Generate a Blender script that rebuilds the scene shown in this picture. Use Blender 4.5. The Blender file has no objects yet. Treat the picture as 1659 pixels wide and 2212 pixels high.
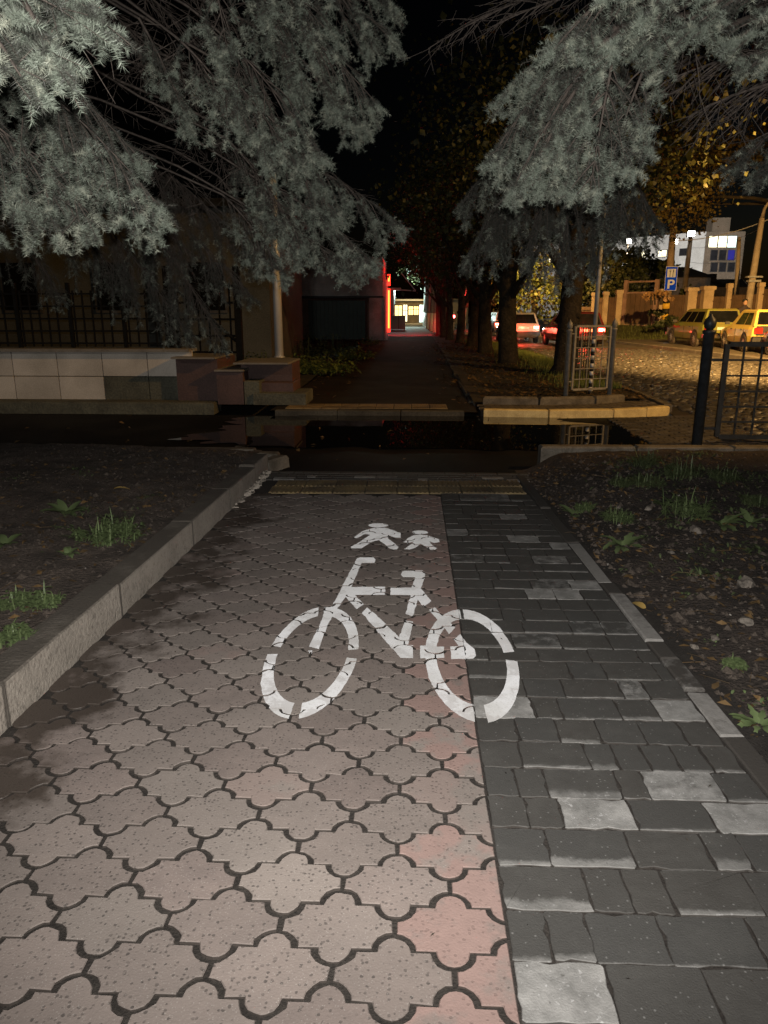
import bpy, bmesh, math, random
import numpy as np
from mathutils import Vector, Matrix, noise
from mathutils.geometry import delaunay_2d_cdt
random.seed(7); RNG = np.random.default_rng(7)
R = math.radians
SC = bpy.context.scene
COL = SC.collection
# ---------------------------------------------------------------- camera
F, CX, CY, EYE = 1600.0, 829.5, 1106.0, 1.45        # measured on the photograph at 1659 x 2212
PITCH, YAW, SLOPE = R(15.18), R(2.35), 0.0228
cam = bpy.data.cameras.new('camera'); camo = bpy.data.objects.new('camera', cam); COL.objects.link(camo)
cam.sensor_fit = 'VERTICAL'; cam.sensor_height = 24.0; cam.lens = F / 2212 * 24
cam.clip_start = 0.05; cam.clip_end = 900
camo.location = (0, 0, EYE); camo.rotation_euler = (R(90) - PITCH, 0, YAW)
SC.camera = camo
# ---------------------------------------------------------------- night sky
W = bpy.data.worlds.new('World'); SC.world = W; W.use_nodes = True
wn = W.node_tree.nodes; sky = wn.new('ShaderNodeTexSky'); sky.sky_type = 'NISHITA'; sky.sun_disc = False
sky.sun_elevation = R(-6); sky.sun_rotation = R(60)
wn['Background'].inputs[1].default_value = SKY_K = 0.15
W.node_tree.links.new(sky.outputs[0], wn['Background'].inputs[0])
SC.view_settings.view_transform = 'Standard'; SC.view_settings.look = 'None'
SC.view_settings.exposure = 0; SC.view_settings.gamma = 1; SC.view_settings.use_curve_mapping = False

def lamp(name, kind, loc, power, col, size=.05, target=None, cone=90, blend=1.0):
    l = bpy.data.lights.new(name, kind); l.energy = power; l.color = col; l.shadow_soft_size = size
    if kind == 'SPOT': l.spot_size = R(cone); l.spot_blend = blend
    o = bpy.data.objects.new(name, l); COL.objects.link(o); o.location = loc
    if target is not None: o.rotation_euler = (Vector(target) - Vector(loc)).to_track_quat('-Z', 'Y').to_euler()
    return o
# the torch of the phone that took the picture, held just above the lens
lamp('phone_torch', 'SPOT', (.03, -.02, EYE + .09), 830, (1, .97, .93), .012, (-.05, 3.6, EYE - .42), 120, 1.0)
SODIUM = (1, .54, .16)
lamp('street_lamp_light', 'SPOT', (12.5, 6.5, 8.4), 5200, SODIUM, .12, (3.4, 14.2, 0), 64, .5)
lamp('road_lamp_light', 'SPOT', (8.0, 11.0, 6.9), 52000, SODIUM, .15, (11.8, 25.5, 0), 66, 1.0)
lamp('road_lamp_light', 'SPOT', (6.6, 44.5, 7.6), 9000, SODIUM, .15, (8.4, 50.5, 1.0), 84, .8)
lamp('wall_fill_light', 'SPOT', (-3.2, 18.9, 4.4), 420, (1, .95, .9), .15, (-4.4, 38, 2.3), 50, .8)  # added light near the post top, brightens the corner shop wall
lamp('yard_lamp_light', 'SPOT', (-9.5, 3.0, 4.6), 360, (1, .92, .8), .15, (-4.3, 14.6, .2), 50, .8)

# ---------------------------------------------------------------- helpers
def ray(x, y):
    r, u = x - CX, CY - y
    a = (r, F*math.cos(PITCH) + u*math.sin(PITCH), -F*math.sin(PITCH) + u*math.cos(PITCH))
    c, s = math.cos(YAW), math.sin(YAW)
    return Vector((c*a[0] - s*a[1], s*a[0] + c*a[1], a[2]))
def at(x, y, Y):                                     # the world point behind a photograph point at distance Y
    r = ray(x, y); return r*(Y/r.y) + Vector((0, 0, EYE))
def on(x, y, z):                                     # ... on the level z
    r = ray(x, y); return r*((z - EYE)/r.z) + Vector((0, 0, EYE))
def pz(Y): return -SLOPE*Y                           # the near path falls gently towards the driveway
def tag(o, label=None, cat=None, group=None, kind=None):
    if label: o['label'] = label
    if cat: o['category'] = cat
    if group: o['group'] = group
    if kind: o['kind'] = kind
    return o
def thing(name, loc, label, cat, group=None, rotz=0):
    o = bpy.data.objects.new(name, None); COL.objects.link(o); o.location = loc; o.rotation_euler = (0, 0, rotz)
    o.empty_display_size = .1
    return tag(o, label, cat, group)
def link(name, me, parent=None, loc=(0, 0, 0), rot=(0, 0, 0), scale=None):
    o = bpy.data.objects.new(name, me); COL.objects.link(o); o.location = loc; o.rotation_euler = rot
    if scale: o.scale = scale
    if parent: o.parent = parent
    return o
def copy_tree(o, parent=None):
    c = o.copy(); COL.objects.link(c)
    if parent: c.parent = parent
    for ch in list(o.children): copy_tree(ch, c)
    return c
class MB:
    def __init__(s): s.v = []; s.f = []
    def add(s, vs, fs):
        n = len(s.v); s.v += [tuple(p) for p in vs]; s.f += [tuple(i + n for i in q) for q in fs]; return s
    def box(s, c, d, rz=0, M=None, tz=0.0):           # tz: how far the top is drawn in
        x, y, z = d[0]/2, d[1]/2, d[2]/2
        p = [Vector(q) for q in ((-x,-y,-z),(x,-y,-z),(x,y,-z),(-x,y,-z),(-x+tz,-y+tz,z),(x-tz,-y+tz,z),(x-tz,y-tz,z),(-x+tz,y-tz,z))]
        m = M or Matrix.Rotation(rz, 3, 'Z')
        return s.add([m @ q + Vector(c) for q in p], [(3,2,1,0),(4,5,6,7),(0,1,5,4),(1,2,6,5),(2,3,7,6),(3,0,4,7)])
    def rbox(s, c, d, b=.01, rz=0, jit=0):            # a box with its upper edges broken
        x, y, z = d[0]/2, d[1]/2, d[2]/2; b = min(b, x*.9, y*.9)
        r = [(-x,-y,-z),(x,-y,-z),(x,y,-z),(-x,y,-z),(-x,-y,z-b),(x,-y,z-b),(x,y,z-b),(-x,y,z-b),(-x+b,-y+b,z),(x-b,-y+b,z),(x-b,y-b,z),(-x+b,y-b,z)]
        m = Matrix.Rotation(rz, 3, 'Z'); r = [m @ Vector((q[0]+random.uniform(-jit,jit), q[1]+random.uniform(-jit,jit), q[2]+random.uniform(-jit,jit)*.5)) + Vector(c) for q in r]
        fs = [(3,2,1,0),(8,9,10,11)]
        for k in (0, 4): fs += [(k+i, k+(i+1)%4, k+4+(i+1)%4, k+4+i) for i in range(4)]
        return s.add(r, fs)
    def tube(s, pts, rad, n=8, caps=True):
        pts = [Vector(p) for p in pts]; rad = rad if hasattr(rad, '__len__') else [rad]*len(pts)
        ring = []; up = Vector((0, 0, 1))
        for i, p in enumerate(pts):
            t = (pts[min(i+1, len(pts)-1)] - pts[max(i-1, 0)]).normalized()
            a = t.cross(up if abs(t.z) < .95 else Vector((1, 0, 0))).normalized(); b = t.cross(a)
            ring.append([p + (a*math.cos(2*math.pi*k/n) + b*math.sin(2*math.pi*k/n))*rad[i] for k in range(n)])
        vs = [q for r in ring for q in r]
        fs = [(i*n+k, (i+1)*n+k, (i+1)*n+(k+1)%n, i*n+(k+1)%n) for i in range(len(pts)-1) for k in range(n)]
        if caps: fs += [tuple(range(n)), tuple(reversed(range((len(pts)-1)*n, len(pts)*n)))]
        return s.add(vs, fs)
    def lathe(s, prof, c=(0,0,0), n=12):              # prof: (radius, z)
        return s.tube([(c[0], c[1], c[2]+z) for r, z in prof], [max(r, .001) for r, z in prof], n)
    def prism(s, poly, z0, z1, f=None):               # outline in xy; f maps a point
        n = len(poly); vs = [(x, y, z0) for x, y in poly] + [(x, y, z1) for x, y in poly]
        if f: vs = [f(*p) for p in vs]
        return s.add(vs, [tuple(reversed(range(n))), tuple(range(n, 2*n))] + [(i, (i+1)%n, n+(i+1)%n, n+i) for i in range(n)])
    def mesh(s, name, mat, smooth=False):
        me = bpy.data.meshes.new(name); me.from_pydata(s.v, [], s.f)
        for m in (mat if isinstance(mat, (list, tuple)) else [mat]): me.materials.append(m)
        if smooth: me.polygons.foreach_set('use_smooth', [True]*len(me.polygons))
        me.update(); return me
    def build(s, name, mat, parent=None, smooth=False, w=False):
        if w and parent is not None:                  # geometry given in world coordinates
            r = parent
            while r.parent: r = r.parent
            o = Matrix.Rotation(-r.rotation_euler.z, 3, 'Z'); s.v = [tuple(o @ (Vector(p) - r.location)) for p in s.v]
        return link(name, s.mesh(name, mat, smooth), parent)
def tri_mesh(name, V, T, mat, smooth=False):          # numpy triangles
    me = bpy.data.meshes.new(name); n = len(T)
    me.vertices.add(len(V)); me.vertices.foreach_set('co', np.ascontiguousarray(V, np.float32).ravel())
    me.loops.add(3*n); me.loops.foreach_set('vertex_index', np.ascontiguousarray(T, np.int32).ravel())
    me.polygons.add(n); me.polygons.foreach_set('loop_start', np.arange(0, 3*n, 3, dtype=np.int32))
    if smooth: me.polygons.foreach_set('use_smooth', np.ones(n, bool))
    me.materials.append(mat); me.update(); me.validate(); return me
def fbm(x, y, s=1.0, seed=0.0): return noise.fractal(Vector((x*s + seed, y*s - seed, seed*.37)), 1.0, 2.0, 4)
def sheet(name, x0, x1, y0, y1, nx, ny, zf, mat, keep=None, xf=None):
    vs = []; fs = []
    for j in range(ny+1):
        for i in range(nx+1):
            x = x0 + (x1-x0)*i/nx; y = y0 + (y1-y0)*j/ny
            if xf: x, y = xf(i/nx, j/ny)
            vs.append((x, y, zf(x, y)))
    for j in range(ny):
        for i in range(nx):
            a = j*(nx+1)+i; q = (a, a+1, a+nx+2, a+nx+1)
            if keep:
                cx = sum(vs[k][0] for k in q)/4; cy = sum(vs[k][1] for k in q)/4
                if not keep(cx, cy): continue
            fs.append(q)
    o = MB().add(vs, fs).build(name, mat, None, True); tag(o, kind='structure'); return o
def smooth(a, b, x):
    t = min(1, max(0, (x-a)/(b-a))); return t*t*(3-2*t)

# ---------------------------------------------------------------- materials
class NT:
    def __init__(s, name):
        s.m = bpy.data.materials.new(name); s.m.use_nodes = True; s.t = s.m.node_tree; s.n = s.t.nodes; s.p = s.n['Principled BSDF']
    def new(s, typ, **kw):
        d = s.n.new('ShaderNode'+typ)
        for k, v in kw.items(): setattr(d, k, v)
        return d
    def set(s, sock, v):
        if isinstance(v, bpy.types.NodeSocket): s.t.links.new(v, sock)
        elif isinstance(v, (tuple, list)) and len(v) == 3 and sock.type == 'RGBA': sock.default_value = (*v, 1)
        else: sock.default_value = v
    def pos(s, kind='pos'):
        if kind == 'pos': return s.new('NewGeometry').outputs['Position']
        return s.new('TexCoord').outputs['Object']
    def noise(s, vec, scale, detail=4, rough=.6, dist=0):
        d = s.new('TexNoise'); s.set(d.inputs['Vector'], vec); d.inputs['Scale'].default_value = scale
        d.inputs['Detail'].default_value = detail; d.inputs['Roughness'].default_value = rough; d.inputs['Distortion'].default_value = dist
        return d.outputs[0]
    def voro(s, vec, scale, feature='F1', rnd=1):
        d = s.new('TexVoronoi', feature=feature); s.set(d.inputs['Vector'], vec); d.inputs['Scale'].default_value = scale
        d.inputs['Randomness'].default_value = rnd; return d
    def rng(s, v, a, b, lo=0, hi=1):
        d = s.new('MapRange'); s.set(d.inputs[0], v); d.inputs[1].default_value = a; d.inputs[2].default_value = b
        d.inputs[3].default_value = lo; d.inputs[4].default_value = hi; return d.outputs[0]
    def math(s, op, a, b=0):
        d = s.new('Math', operation=op); s.set(d.inputs[0], a); s.set(d.inputs[1], b); return d.outputs[0]
    def mix(s, f, a, b, typ='MIX'):
        d = s.new('MixRGB', blend_type=typ); s.set(d.inputs[0], f); s.set(d.inputs[1], a); s.set(d.inputs[2], b); return d.outputs[0]
    def sep(s, v):
        d = s.new('SeparateXYZ'); s.set(d.inputs[0], v); return d.outputs
    def bump(s, h, strength=.5, dist=.01):
        d = s.new('Bump'); s.set(d.inputs['Height'], h); d.inputs['Strength'].default_value = strength; d.inputs['Distance'].default_value = dist
        s.set(s.p.inputs['Normal'], d.outputs[0])
    def fin(s, col=None, rough=None, spec=None, metal=None):
        for k, v in (('Base Color', col), ('Roughness', rough), ('Specular IOR Level', spec), ('Metallic', metal)):
            if v is not None: s.set(s.p.inputs[k], v)
        return s.m
def pm(name, c1, c2=None, scale=4, rough=.8, bump=.3, bscale=60, bdist=.005, coord='pos', metal=0, spec=.4, rnd=0, lo=.35, hi=.65):
    t = NT(name); v = t.pos(coord); c2 = c2 or tuple(k*.6 for k in c1)
    col = t.mix(t.rng(t.noise(v, scale, 6), lo, hi), c1, c2)
    fine = t.noise(v, bscale, 4)
    col = t.mix(.35, col, t.mix(t.rng(fine, .3, .7), (0, 0, 0), (1, 1, 1)), 'SOFT_LIGHT')
    if rnd:
        h = t.new('HueSaturation'); t.set(h.inputs['Color'], col); t.set(h.inputs['Value'], t.rng(t.new('ObjectInfo').outputs['Random'], 0, 1, 1-rnd, 1+rnd)); col = h.outputs[0]
    if bump: t.bump(fine, bump, bdist)
    return t.fin(col, rough, spec, metal)
def emit(name, col, k):
    t = NT(name); t.p.inputs['Base Color'].default_value = (*[min(1, c) for c in col], 1); t.p.inputs['Emission Color'].default_value = (*col, 1); t.p.inputs['Emission Strength'].default_value = k
    return t.m
def leafmat(name, c1, c2, rough=.55, trans=.0):
    t = NT(name); g = t.new('NewGeometry'); r = g.outputs['Random Per Island']
    col = t.mix(r, c1, c2); col = t.mix(.5, col, t.mix(t.noise(g.outputs['Position'], 3, 3), (.3, .3, .3), (.8, .8, .8)), 'OVERLAY')
    return t.fin(col, rough, .35)
M = {}
def clover_mat(top):
    t = NT('clover_paver_'+('top' if top else 'x')); v = t.pos(); oi = t.new('ObjectInfo'); obr = t.sep(oi.outputs['Color'])
    base = t.mix(t.rng(t.noise(v, 9, 5), .35, .65), (.222, .177, .157), (.18, .145, .13))
    grey = t.mix(oi.outputs['Random'], base, (.225, .192, .17))
    wv = t.new('VectorMath', operation='ADD'); t.set(wv.inputs[0], v); ns = t.new('TexNoise'); t.set(ns.inputs['Vector'], v); ns.inputs['Scale'].default_value = 120; sc = t.new('VectorMath', operation='SCALE'); t.set(sc.inputs[0], ns.outputs['Color']); sc.inputs['Scale'].default_value = .006; t.set(wv.inputs[1], sc.outputs[0])
    big = t.voro(wv.outputs[0], 78); d = t.rng(big.outputs['Distance'], .26, .38, 1, 0); pick = t.rng(t.sep(big.outputs['Color'])[0], .5, .54)
    dark = t.math('MULTIPLY', d, pick)
    sm = t.voro(v, 210); ds = t.rng(sm.outputs['Distance'], .2, .4, 1, 0); ps = t.rng(t.sep(sm.outputs['Color'])[1], .78, .8)
    lite = t.math('MULTIPLY', ds, ps)
    agg = t.mix(t.math('MULTIPLY', dark, t.rng(t.sep(big.outputs['Color'])[1], 0, 1, .35, .85)), grey, (.07, .06, .054)); agg = t.mix(t.math('MULTIPLY', lite, .5), agg, (.36, .33, .3))
    pink = t.mix(t.rng(t.noise(v, 30, 4), .3, .7), (.275, .188, .164), (.245, .168, .147))
    pink = t.mix(t.math('MULTIPLY', t.math('MULTIPLY', dark, .3), 1), pink, (.1, .07, .06))
    hv = t.new('HueSaturation'); t.set(hv.inputs['Color'], agg); t.set(hv.inputs['Value'], t.math('MULTIPLY', t.rng(obr[1], 0, 1, .86, 1.1), t.rng(t.noise(v, 2.3, 5, .7), .3, .7, .84, 1.1))); agg = hv.outputs[0]
    wear = t.math('MULTIPLY', obr[0], t.rng(t.noise(v, 7, 4), .38, .5))
    col = t.mix(wear, agg, pink)
    # wet earth swept against the kerb
    x = t.sep(v)[0]; nz = t.noise(v, 3.2, 5, .62)
    dirt = t.rng(t.math('ADD', t.rng(x, -1.52, -.92, .7, 0), t.math('MULTIPLY', t.rng(nz, .3, .75), .75)), .62, .85)
    col = t.mix(t.math('MULTIPLY', dirt, .88), col, (.05, .038, .03))
    mud = t.rng(t.noise(v, 1.4, 6, .7), .6, .72); y = t.sep(v)[1]
    col = t.mix(t.math('MULTIPLY', mud, t.rng(y, 3.5, 6.5, .1, .55)), col, (.05, .04, .034))
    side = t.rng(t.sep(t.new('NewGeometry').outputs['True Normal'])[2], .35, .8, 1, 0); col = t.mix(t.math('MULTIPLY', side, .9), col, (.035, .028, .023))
    h = t.math('SUBTRACT', t.noise(v, 160, 3), t.math('MULTIPLY', dark, .6)); t.bump(h, .35, .004)
    return t.fin(col, t.rng(dirt, 0, 1, .78, .5), .4)
M['clover'] = clover_mat(True)
def block_mat():
    t = NT('block_paver'); v = t.pos(); oi = t.new('ObjectInfo'); k = t.sep(oi.outputs['Color'])
    dk = t.mix(t.rng(t.noise(v, 14, 5), .3, .7), (.064, .06, .054), (.05, .046, .041))
    dk = t.mix(oi.outputs['Random'], dk, (.056, .054, .05))
    sp = t.voro(v, 260); dk = t.mix(t.rng(sp.outputs['Distance'], .1, .3, .5, 0), dk, (.095, .092, .086))
    lt = t.mix(t.rng(t.noise(v, 11, 5, .65), .35, .62), (.3, .29, .275), (.17, .165, .155))
    lt = t.mix(t.rng(t.noise(v, 55, 3), .62, .72), lt, (.42, .41, .4))
    # worn pale faces; k.x = how pale, k.y = how pale along the lower edge
    ob = t.sep(t.new('TexCoord').outputs['Object']); nz = t.noise(v, 17, 6, .68)
    em = t.new('MapRange'); t.set(em.inputs[0], ob[1]); em.inputs[1].default_value = -.081; t.set(em.inputs[2], t.math('ADD', -.07, t.math('MULTIPLY', k[1], .075))); em.inputs[3].default_value = 1; em.inputs[4].default_value = 0
    edge = em.outputs[0]; edge2 = t.rng(ob[1], .066, .08, 0, .7)
    m1 = t.rng(t.math('ADD', t.math('MULTIPLY', k[0], 1.15), t.math('SUBTRACT', nz, .5)), .45, .72)
    m2 = t.rng(t.math('ADD', t.math('MULTIPLY', t.math('MAXIMUM', edge, edge2), t.rng(k[1], 0, .4, .2, 1.1)), t.math('SUBTRACT', nz, .5)), .5, .8)
    col = t.mix(t.math('MAXIMUM', m1, t.math('MULTIPLY', m2, .62)), dk, lt)
    st = t.rng(t.noise(v, 23, 4, .7), .64, .72); col = t.mix(t.math('MULTIPLY', st, .5), col, (.035, .032, .028))
    bl = t.noise(v, 5, 5, .7); col = t.mix(t.rng(bl, .5, .7, 0, .45), col, t.mix(.5, col, (.12, .115, .105)))
    sp2 = t.voro(v, 70); col = t.mix(t.math('MULTIPLY', t.rng(sp2.outputs['Distance'], .12, .25, 1, 0), t.rng(t.sep(sp2.outputs['Color'])[0], .8, .84, 0, .7)), col, (.2, .195, .185))
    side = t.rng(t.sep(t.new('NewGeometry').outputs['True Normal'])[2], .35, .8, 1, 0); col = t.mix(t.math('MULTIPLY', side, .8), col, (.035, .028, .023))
    t.bump(t.math('ADD', t.noise(v, 190, 4), t.math('MULTIPLY', t.noise(v, 30, 4), .6)), .55, .004)
    return t.fin(col, .72, .4)
M['block'] = block_mat()
def paint_mat():
    t = NT('road_marking_paint'); v = t.pos(); n = t.noise(v, 8, 6, .7); w = t.rng(n, .5, .57)
    fine = t.noise(v, 120, 4, .7); w2 = t.rng(fine, .56, .66)
    col = t.mix(t.rng(t.noise(v, 2.2, 5, .65), .38, .62), (.84, .84, .87), (.55, .545, .53))
    col = t.mix(t.math('MAXIMUM', t.math('MULTIPLY', w, .45), t.math('MULTIPLY', w2, .5)), col, (.24, .2, .18))
    t.bump(t.noise(v, 350, 3), .5, .002); t.p.inputs['Sheen Weight'].default_value = 1; t.p.inputs['Sheen Roughness'].default_value = .45
    return t.fin(col, .5, .6)
M['paint'] = paint_mat()
M['joint'] = pm('joint_sand', (.02, .016, .013), (.036, .03, .025), 14, .9, .8, 120, .01)
M['kerb'] = pm('kerb_concrete', (.2, .183, .16), (.13, .117, .1), 3.5, .85, .5, 90, .006, lo=.3, hi=.7)
def kerb_mat():
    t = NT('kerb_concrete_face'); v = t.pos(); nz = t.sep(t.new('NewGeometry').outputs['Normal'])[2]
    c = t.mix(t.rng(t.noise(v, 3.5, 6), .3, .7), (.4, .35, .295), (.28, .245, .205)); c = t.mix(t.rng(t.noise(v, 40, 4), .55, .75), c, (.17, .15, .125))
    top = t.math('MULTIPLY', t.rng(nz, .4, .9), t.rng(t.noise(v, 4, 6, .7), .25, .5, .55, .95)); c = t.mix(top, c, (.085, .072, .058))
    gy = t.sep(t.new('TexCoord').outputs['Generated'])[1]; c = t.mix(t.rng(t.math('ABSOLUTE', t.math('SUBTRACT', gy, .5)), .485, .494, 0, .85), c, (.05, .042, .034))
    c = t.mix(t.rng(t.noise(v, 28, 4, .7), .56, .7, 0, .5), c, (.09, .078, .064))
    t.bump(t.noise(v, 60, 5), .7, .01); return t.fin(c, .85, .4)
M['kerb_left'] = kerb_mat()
M['kerb_dirty'] = pm('old_concrete', (.17, .155, .13), (.085, .075, .06), 6, .85, .6, 70, .008)
M['kerb_yellow'] = pm('yellow_washed_kerb', (.72, .6, .3), (.5, .4, .2), 5, .7, .4, 60, .006)
def edging_mat():
    t = NT('edging_concrete'); v = t.pos(); k = t.sep(t.new('ObjectInfo').outputs['Color'])[0]
    m = t.rng(t.math('ADD', t.math('MULTIPLY', k, 1.1), t.math('SUBTRACT', t.noise(v, 9, 6, .7), .5)), .4, .65)
    t.bump(t.noise(v, 90, 4), .5, .006); return t.fin(t.mix(m, (.05, .044, .038), t.mix(t.noise(v, 30, 4), (.3, .285, .265), (.16, .15, .14))), .85, .4)
M['edging'] = edging_mat()
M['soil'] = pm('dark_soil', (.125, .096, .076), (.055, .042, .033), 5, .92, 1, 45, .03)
M['soil_dark'] = pm('darker_soil', (.06, .045, .036), (.027, .021, .017), 5, .92, 1, 45, .03)  # same soil in a darker tone, for the right bank
M['clod'] = pm('soil_clod', (.09, .07, .055), (.045, .035, .028), 20, .92, .8, 120, .01)
M['stone'] = pm('field_stone', (.2, .17, .14), (.11, .095, .08), 25, .8, .7, 90, .01)
M['pebble'] = pm('pebble', (.26, .24, .21), (.12, .1, .085), 60, .8, .3, 90, .01)
M['tactile'] = pm('tactile_tile', (.22, .16, .075), (.1, .075, .045), 5, .75, .4, 110, .004, rnd=.25)
M['asphalt'] = pm('damp_asphalt', (.012, .012, .013), (.005, .005, .006), 1.2, .7, .5, 150, .006, lo=.4, hi=.6, spec=.1)
M['walk'] = pm('old_walk_asphalt', (.028, .024, .022), (.014, .012, .011), 1.5, .85, .6, 90, .01, spec=.12)
M['pave'] = pm('far_paving', (.24, .22, .2), (.16, .15, .14), 1.5, .8, .4, 30, .01)
M['road_base'] = pm('road_joint_dirt', (.02, .018, .015), (.035, .03, .025), 8, .8, .6, 70, .01)
M['cobble'] = pm('cobble_granite', (.085, .08, .073), (.045, .042, .038), 9, .38, .5, 60, .006, rnd=.25, spec=.5)
M['road'] = pm('worn_road', (.19, .17, .14), (.1, .09, .075), 1.3, .5, .6, 30, .02)
M['verge'] = pm('verge_earth', (.05, .04, .022), (.02, .017, .012), 2.5, .9, 1, 30, .03)
M['grassbed'] = pm('verge_turf', (.06, .075, .02), (.035, .035, .015), 2.5, .9, 1, 30, .03)
t = NT('puddle_water'); M['water'] = t.fin((.004, .004, .004), .015, .5); t.p.inputs['IOR'].default_value = 1.5
t.bump(t.noise(t.pos(), 2.2, 2), .012, .02)
M['fence'] = pm('fence_paint', (.035, .04, .045), (.02, .023, .026), 20, .45, .15, 120, .002)
M['fence_grey'] = pm('grey_fence_paint', (.27, .26, .24), (.17, .165, .15), 16, .5, .15, 120, .002)
M['black_iron'] = pm('black_iron', (.008, .008, .008), None, 10, .85, .1, spec=.1)
M['galv'] = pm('galvanised_steel', (.8, .8, .8), (.7, .7, .71), 6, .38, .03, 90, .002, metal=.35)
M['galv_dull'] = pm('grey_pole_paint', (.42, .44, .46), (.34, .35, .37), 6, .4, .1, 90, .002)
M['white'] = pm('white_paint', (.72, .72, .7), (.6, .6, .58), 8, .6, .2)
M['black'] = pm('black_paint', (.015, .015, .015), None, 8, .6, .2)
M['yellow'] = pm('yellow_paint', (.75, .5, .05), (.6, .38, .04), 8, .6, .2)
M['bark'] = pm('tree_bark', (.045, .036, .026), (.02, .016, .012), 6, .95, 1, 18, .05)
M['twig'] = pm('spruce_twig', (.1, .08, .066), (.06, .048, .04), 12, .9, .5, 50, .006)
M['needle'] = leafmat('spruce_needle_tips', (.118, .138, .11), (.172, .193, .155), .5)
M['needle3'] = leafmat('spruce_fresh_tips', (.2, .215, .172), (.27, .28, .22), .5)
M['needle2'] = leafmat('spruce_needles_old_shade', (.03, .032, .026), (.058, .06, .05), .55)  # older needles, with the dark of the bough interior put into their colour
M['leaf'] = leafmat('lime_leaves', (.026, .032, .01), (.06, .06, .016))
M['leaf_y'] = leafmat('turning_leaves', (.055, .047, .013), (.12, .085, .017))
M['leaf_dark'] = leafmat('hedge_leaves', (.02, .03, .012), (.045, .055, .02))
M['weed'] = leafmat('weed_leaves', (.075, .105, .042), (.12, .155, .065))
M['weed_d'] = leafmat('dark_weed_leaves', (.055, .075, .03), (.09, .11, .05))
M['lush'] = leafmat('lush_leaves', (.08, .11, .025), (.17, .2, .05))
M['litter'] = leafmat('fallen_leaves', (.14, .085, .035), (.06, .04, .02))
M['yleaf'] = leafmat('yellow_fallen_leaf', (.5, .33, .1), (.5, .33, .1))
M['dry'] = leafmat('dry_shrub_leaves', (.2, .12, .05), (.3, .18, .08))
# ================================================================ the ground
sheet('ground', -150, 150, -40, 320, 30, 36, lambda x, y: -.75, M['verge'])
def xe(Y): return 1.19 - .022*Y                       # inner edge of the thin edging on the right
# ---------------------------------------------------------------- pink path of clover pavers
path = sheet('bike_path', -1.54, .262, .55, 6.56, 8, 24, lambda x, y: pz(y) - .0085, M['joint'])
PX, PY = .287, .14375
def clover_outline():
    top = [(PX/2, .0235)]
    for k in range(1, 5): a = math.pi*1.5 - k*math.pi/8; top.append((PX/2 + .049*math.cos(a), PY/2 + .048*math.sin(a)))
    for k in range(0, 9): a = k*math.pi/8; top.append((.0465*math.cos(a), PY/2 + .0455*math.sin(a)))
    for k in range(0, 4): a = -k*math.pi/8; top.append((-PX/2 + .049*math.cos(a), PY/2 + .048*math.sin(a)))
    top.append((-PX/2, .0235))
    return top + [(x, -y) for x, y in reversed(top)]
def clip(poly, xc, keep_less):                         # cut an outline along x = xc
    out = []; s = 1 if keep_less else -1
    for i, a in enumerate(poly):
        b = poly[(i+1) % len(poly)]; da, db = s*(xc-a[0]), s*(xc-b[0])
        if da >= 0: out.append(a)
        if da*db < 0: k = da/(da-db); out.append((xc, a[1] + k*(b[1]-a[1])))
    return out
def inset(poly, d):
    n = len(poly); A = sum(poly[i][0]*poly[(i+1)%n][1] - poly[(i+1)%n][0]*poly[i][1] for i in range(n)); sg = 1 if A > 0 else -1
    out = []
    for i in range(n):
        p, q, r = Vector(poly[i-1]), Vector(poly[i]), Vector(poly[(i+1)%n])
        e1, e2 = (q-p), (r-q)
        if e1.length < 1e-7 or e2.length < 1e-7: out.append(tuple(q)); continue
        n1 = Vector((-e1.y, e1.x)).normalized()*sg; n2 = Vector((-e2.y, e2.x)).normalized()*sg
        m = n1 + n2; k = d*2/max(m.length_squared, .8); out.append((q.x + m.x*k, q.y + m.y*k))
    return out
def slab_mesh(name, poly, mat, bev=.0022, drop=.0025, deep=.024):
    A = sum(poly[i][0]*poly[(i+1)%len(poly)][1] - poly[(i+1)%len(poly)][0]*poly[i][1] for i in range(len(poly)))
    if A < 0: poly = poly[::-1]
    n = len(poly); top = inset(poly, bev)
    vs = [(x, y, 0) for x, y in top] + [(x, y, -drop) for x, y in poly] + [(x, y, -deep) for x, y in poly]
    fs = [tuple(range(n))] + [(i + (k+1)*n, (i+1)%n + (k+1)*n, (i+1)%n + k*n, i + k*n) for k in (0, 1) for i in range(n)]
    return MB().add(vs, fs).mesh(name, mat)
JN = .0066
OUT = [(x, y + (math.copysign(.0024, y) if abs(abs(y) - PY/2) < .012 and .04 < abs(x) < .1 else 0)) for x, y in inset(clover_outline(), JN)]
def chipped(rg): return [(x + rg.gauss(0, .0013), y + rg.gauss(0, .0013)) for x, y in OUT]
VARS = [chipped(random.Random(k)) for k in range(8)]
CLS = [slab_mesh('clover_paver', p, M['clover']) for p in VARS]
TILES = []                                             # (outline in world xy, height function) for the paint
XR, XL = .241, -1.512
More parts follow.
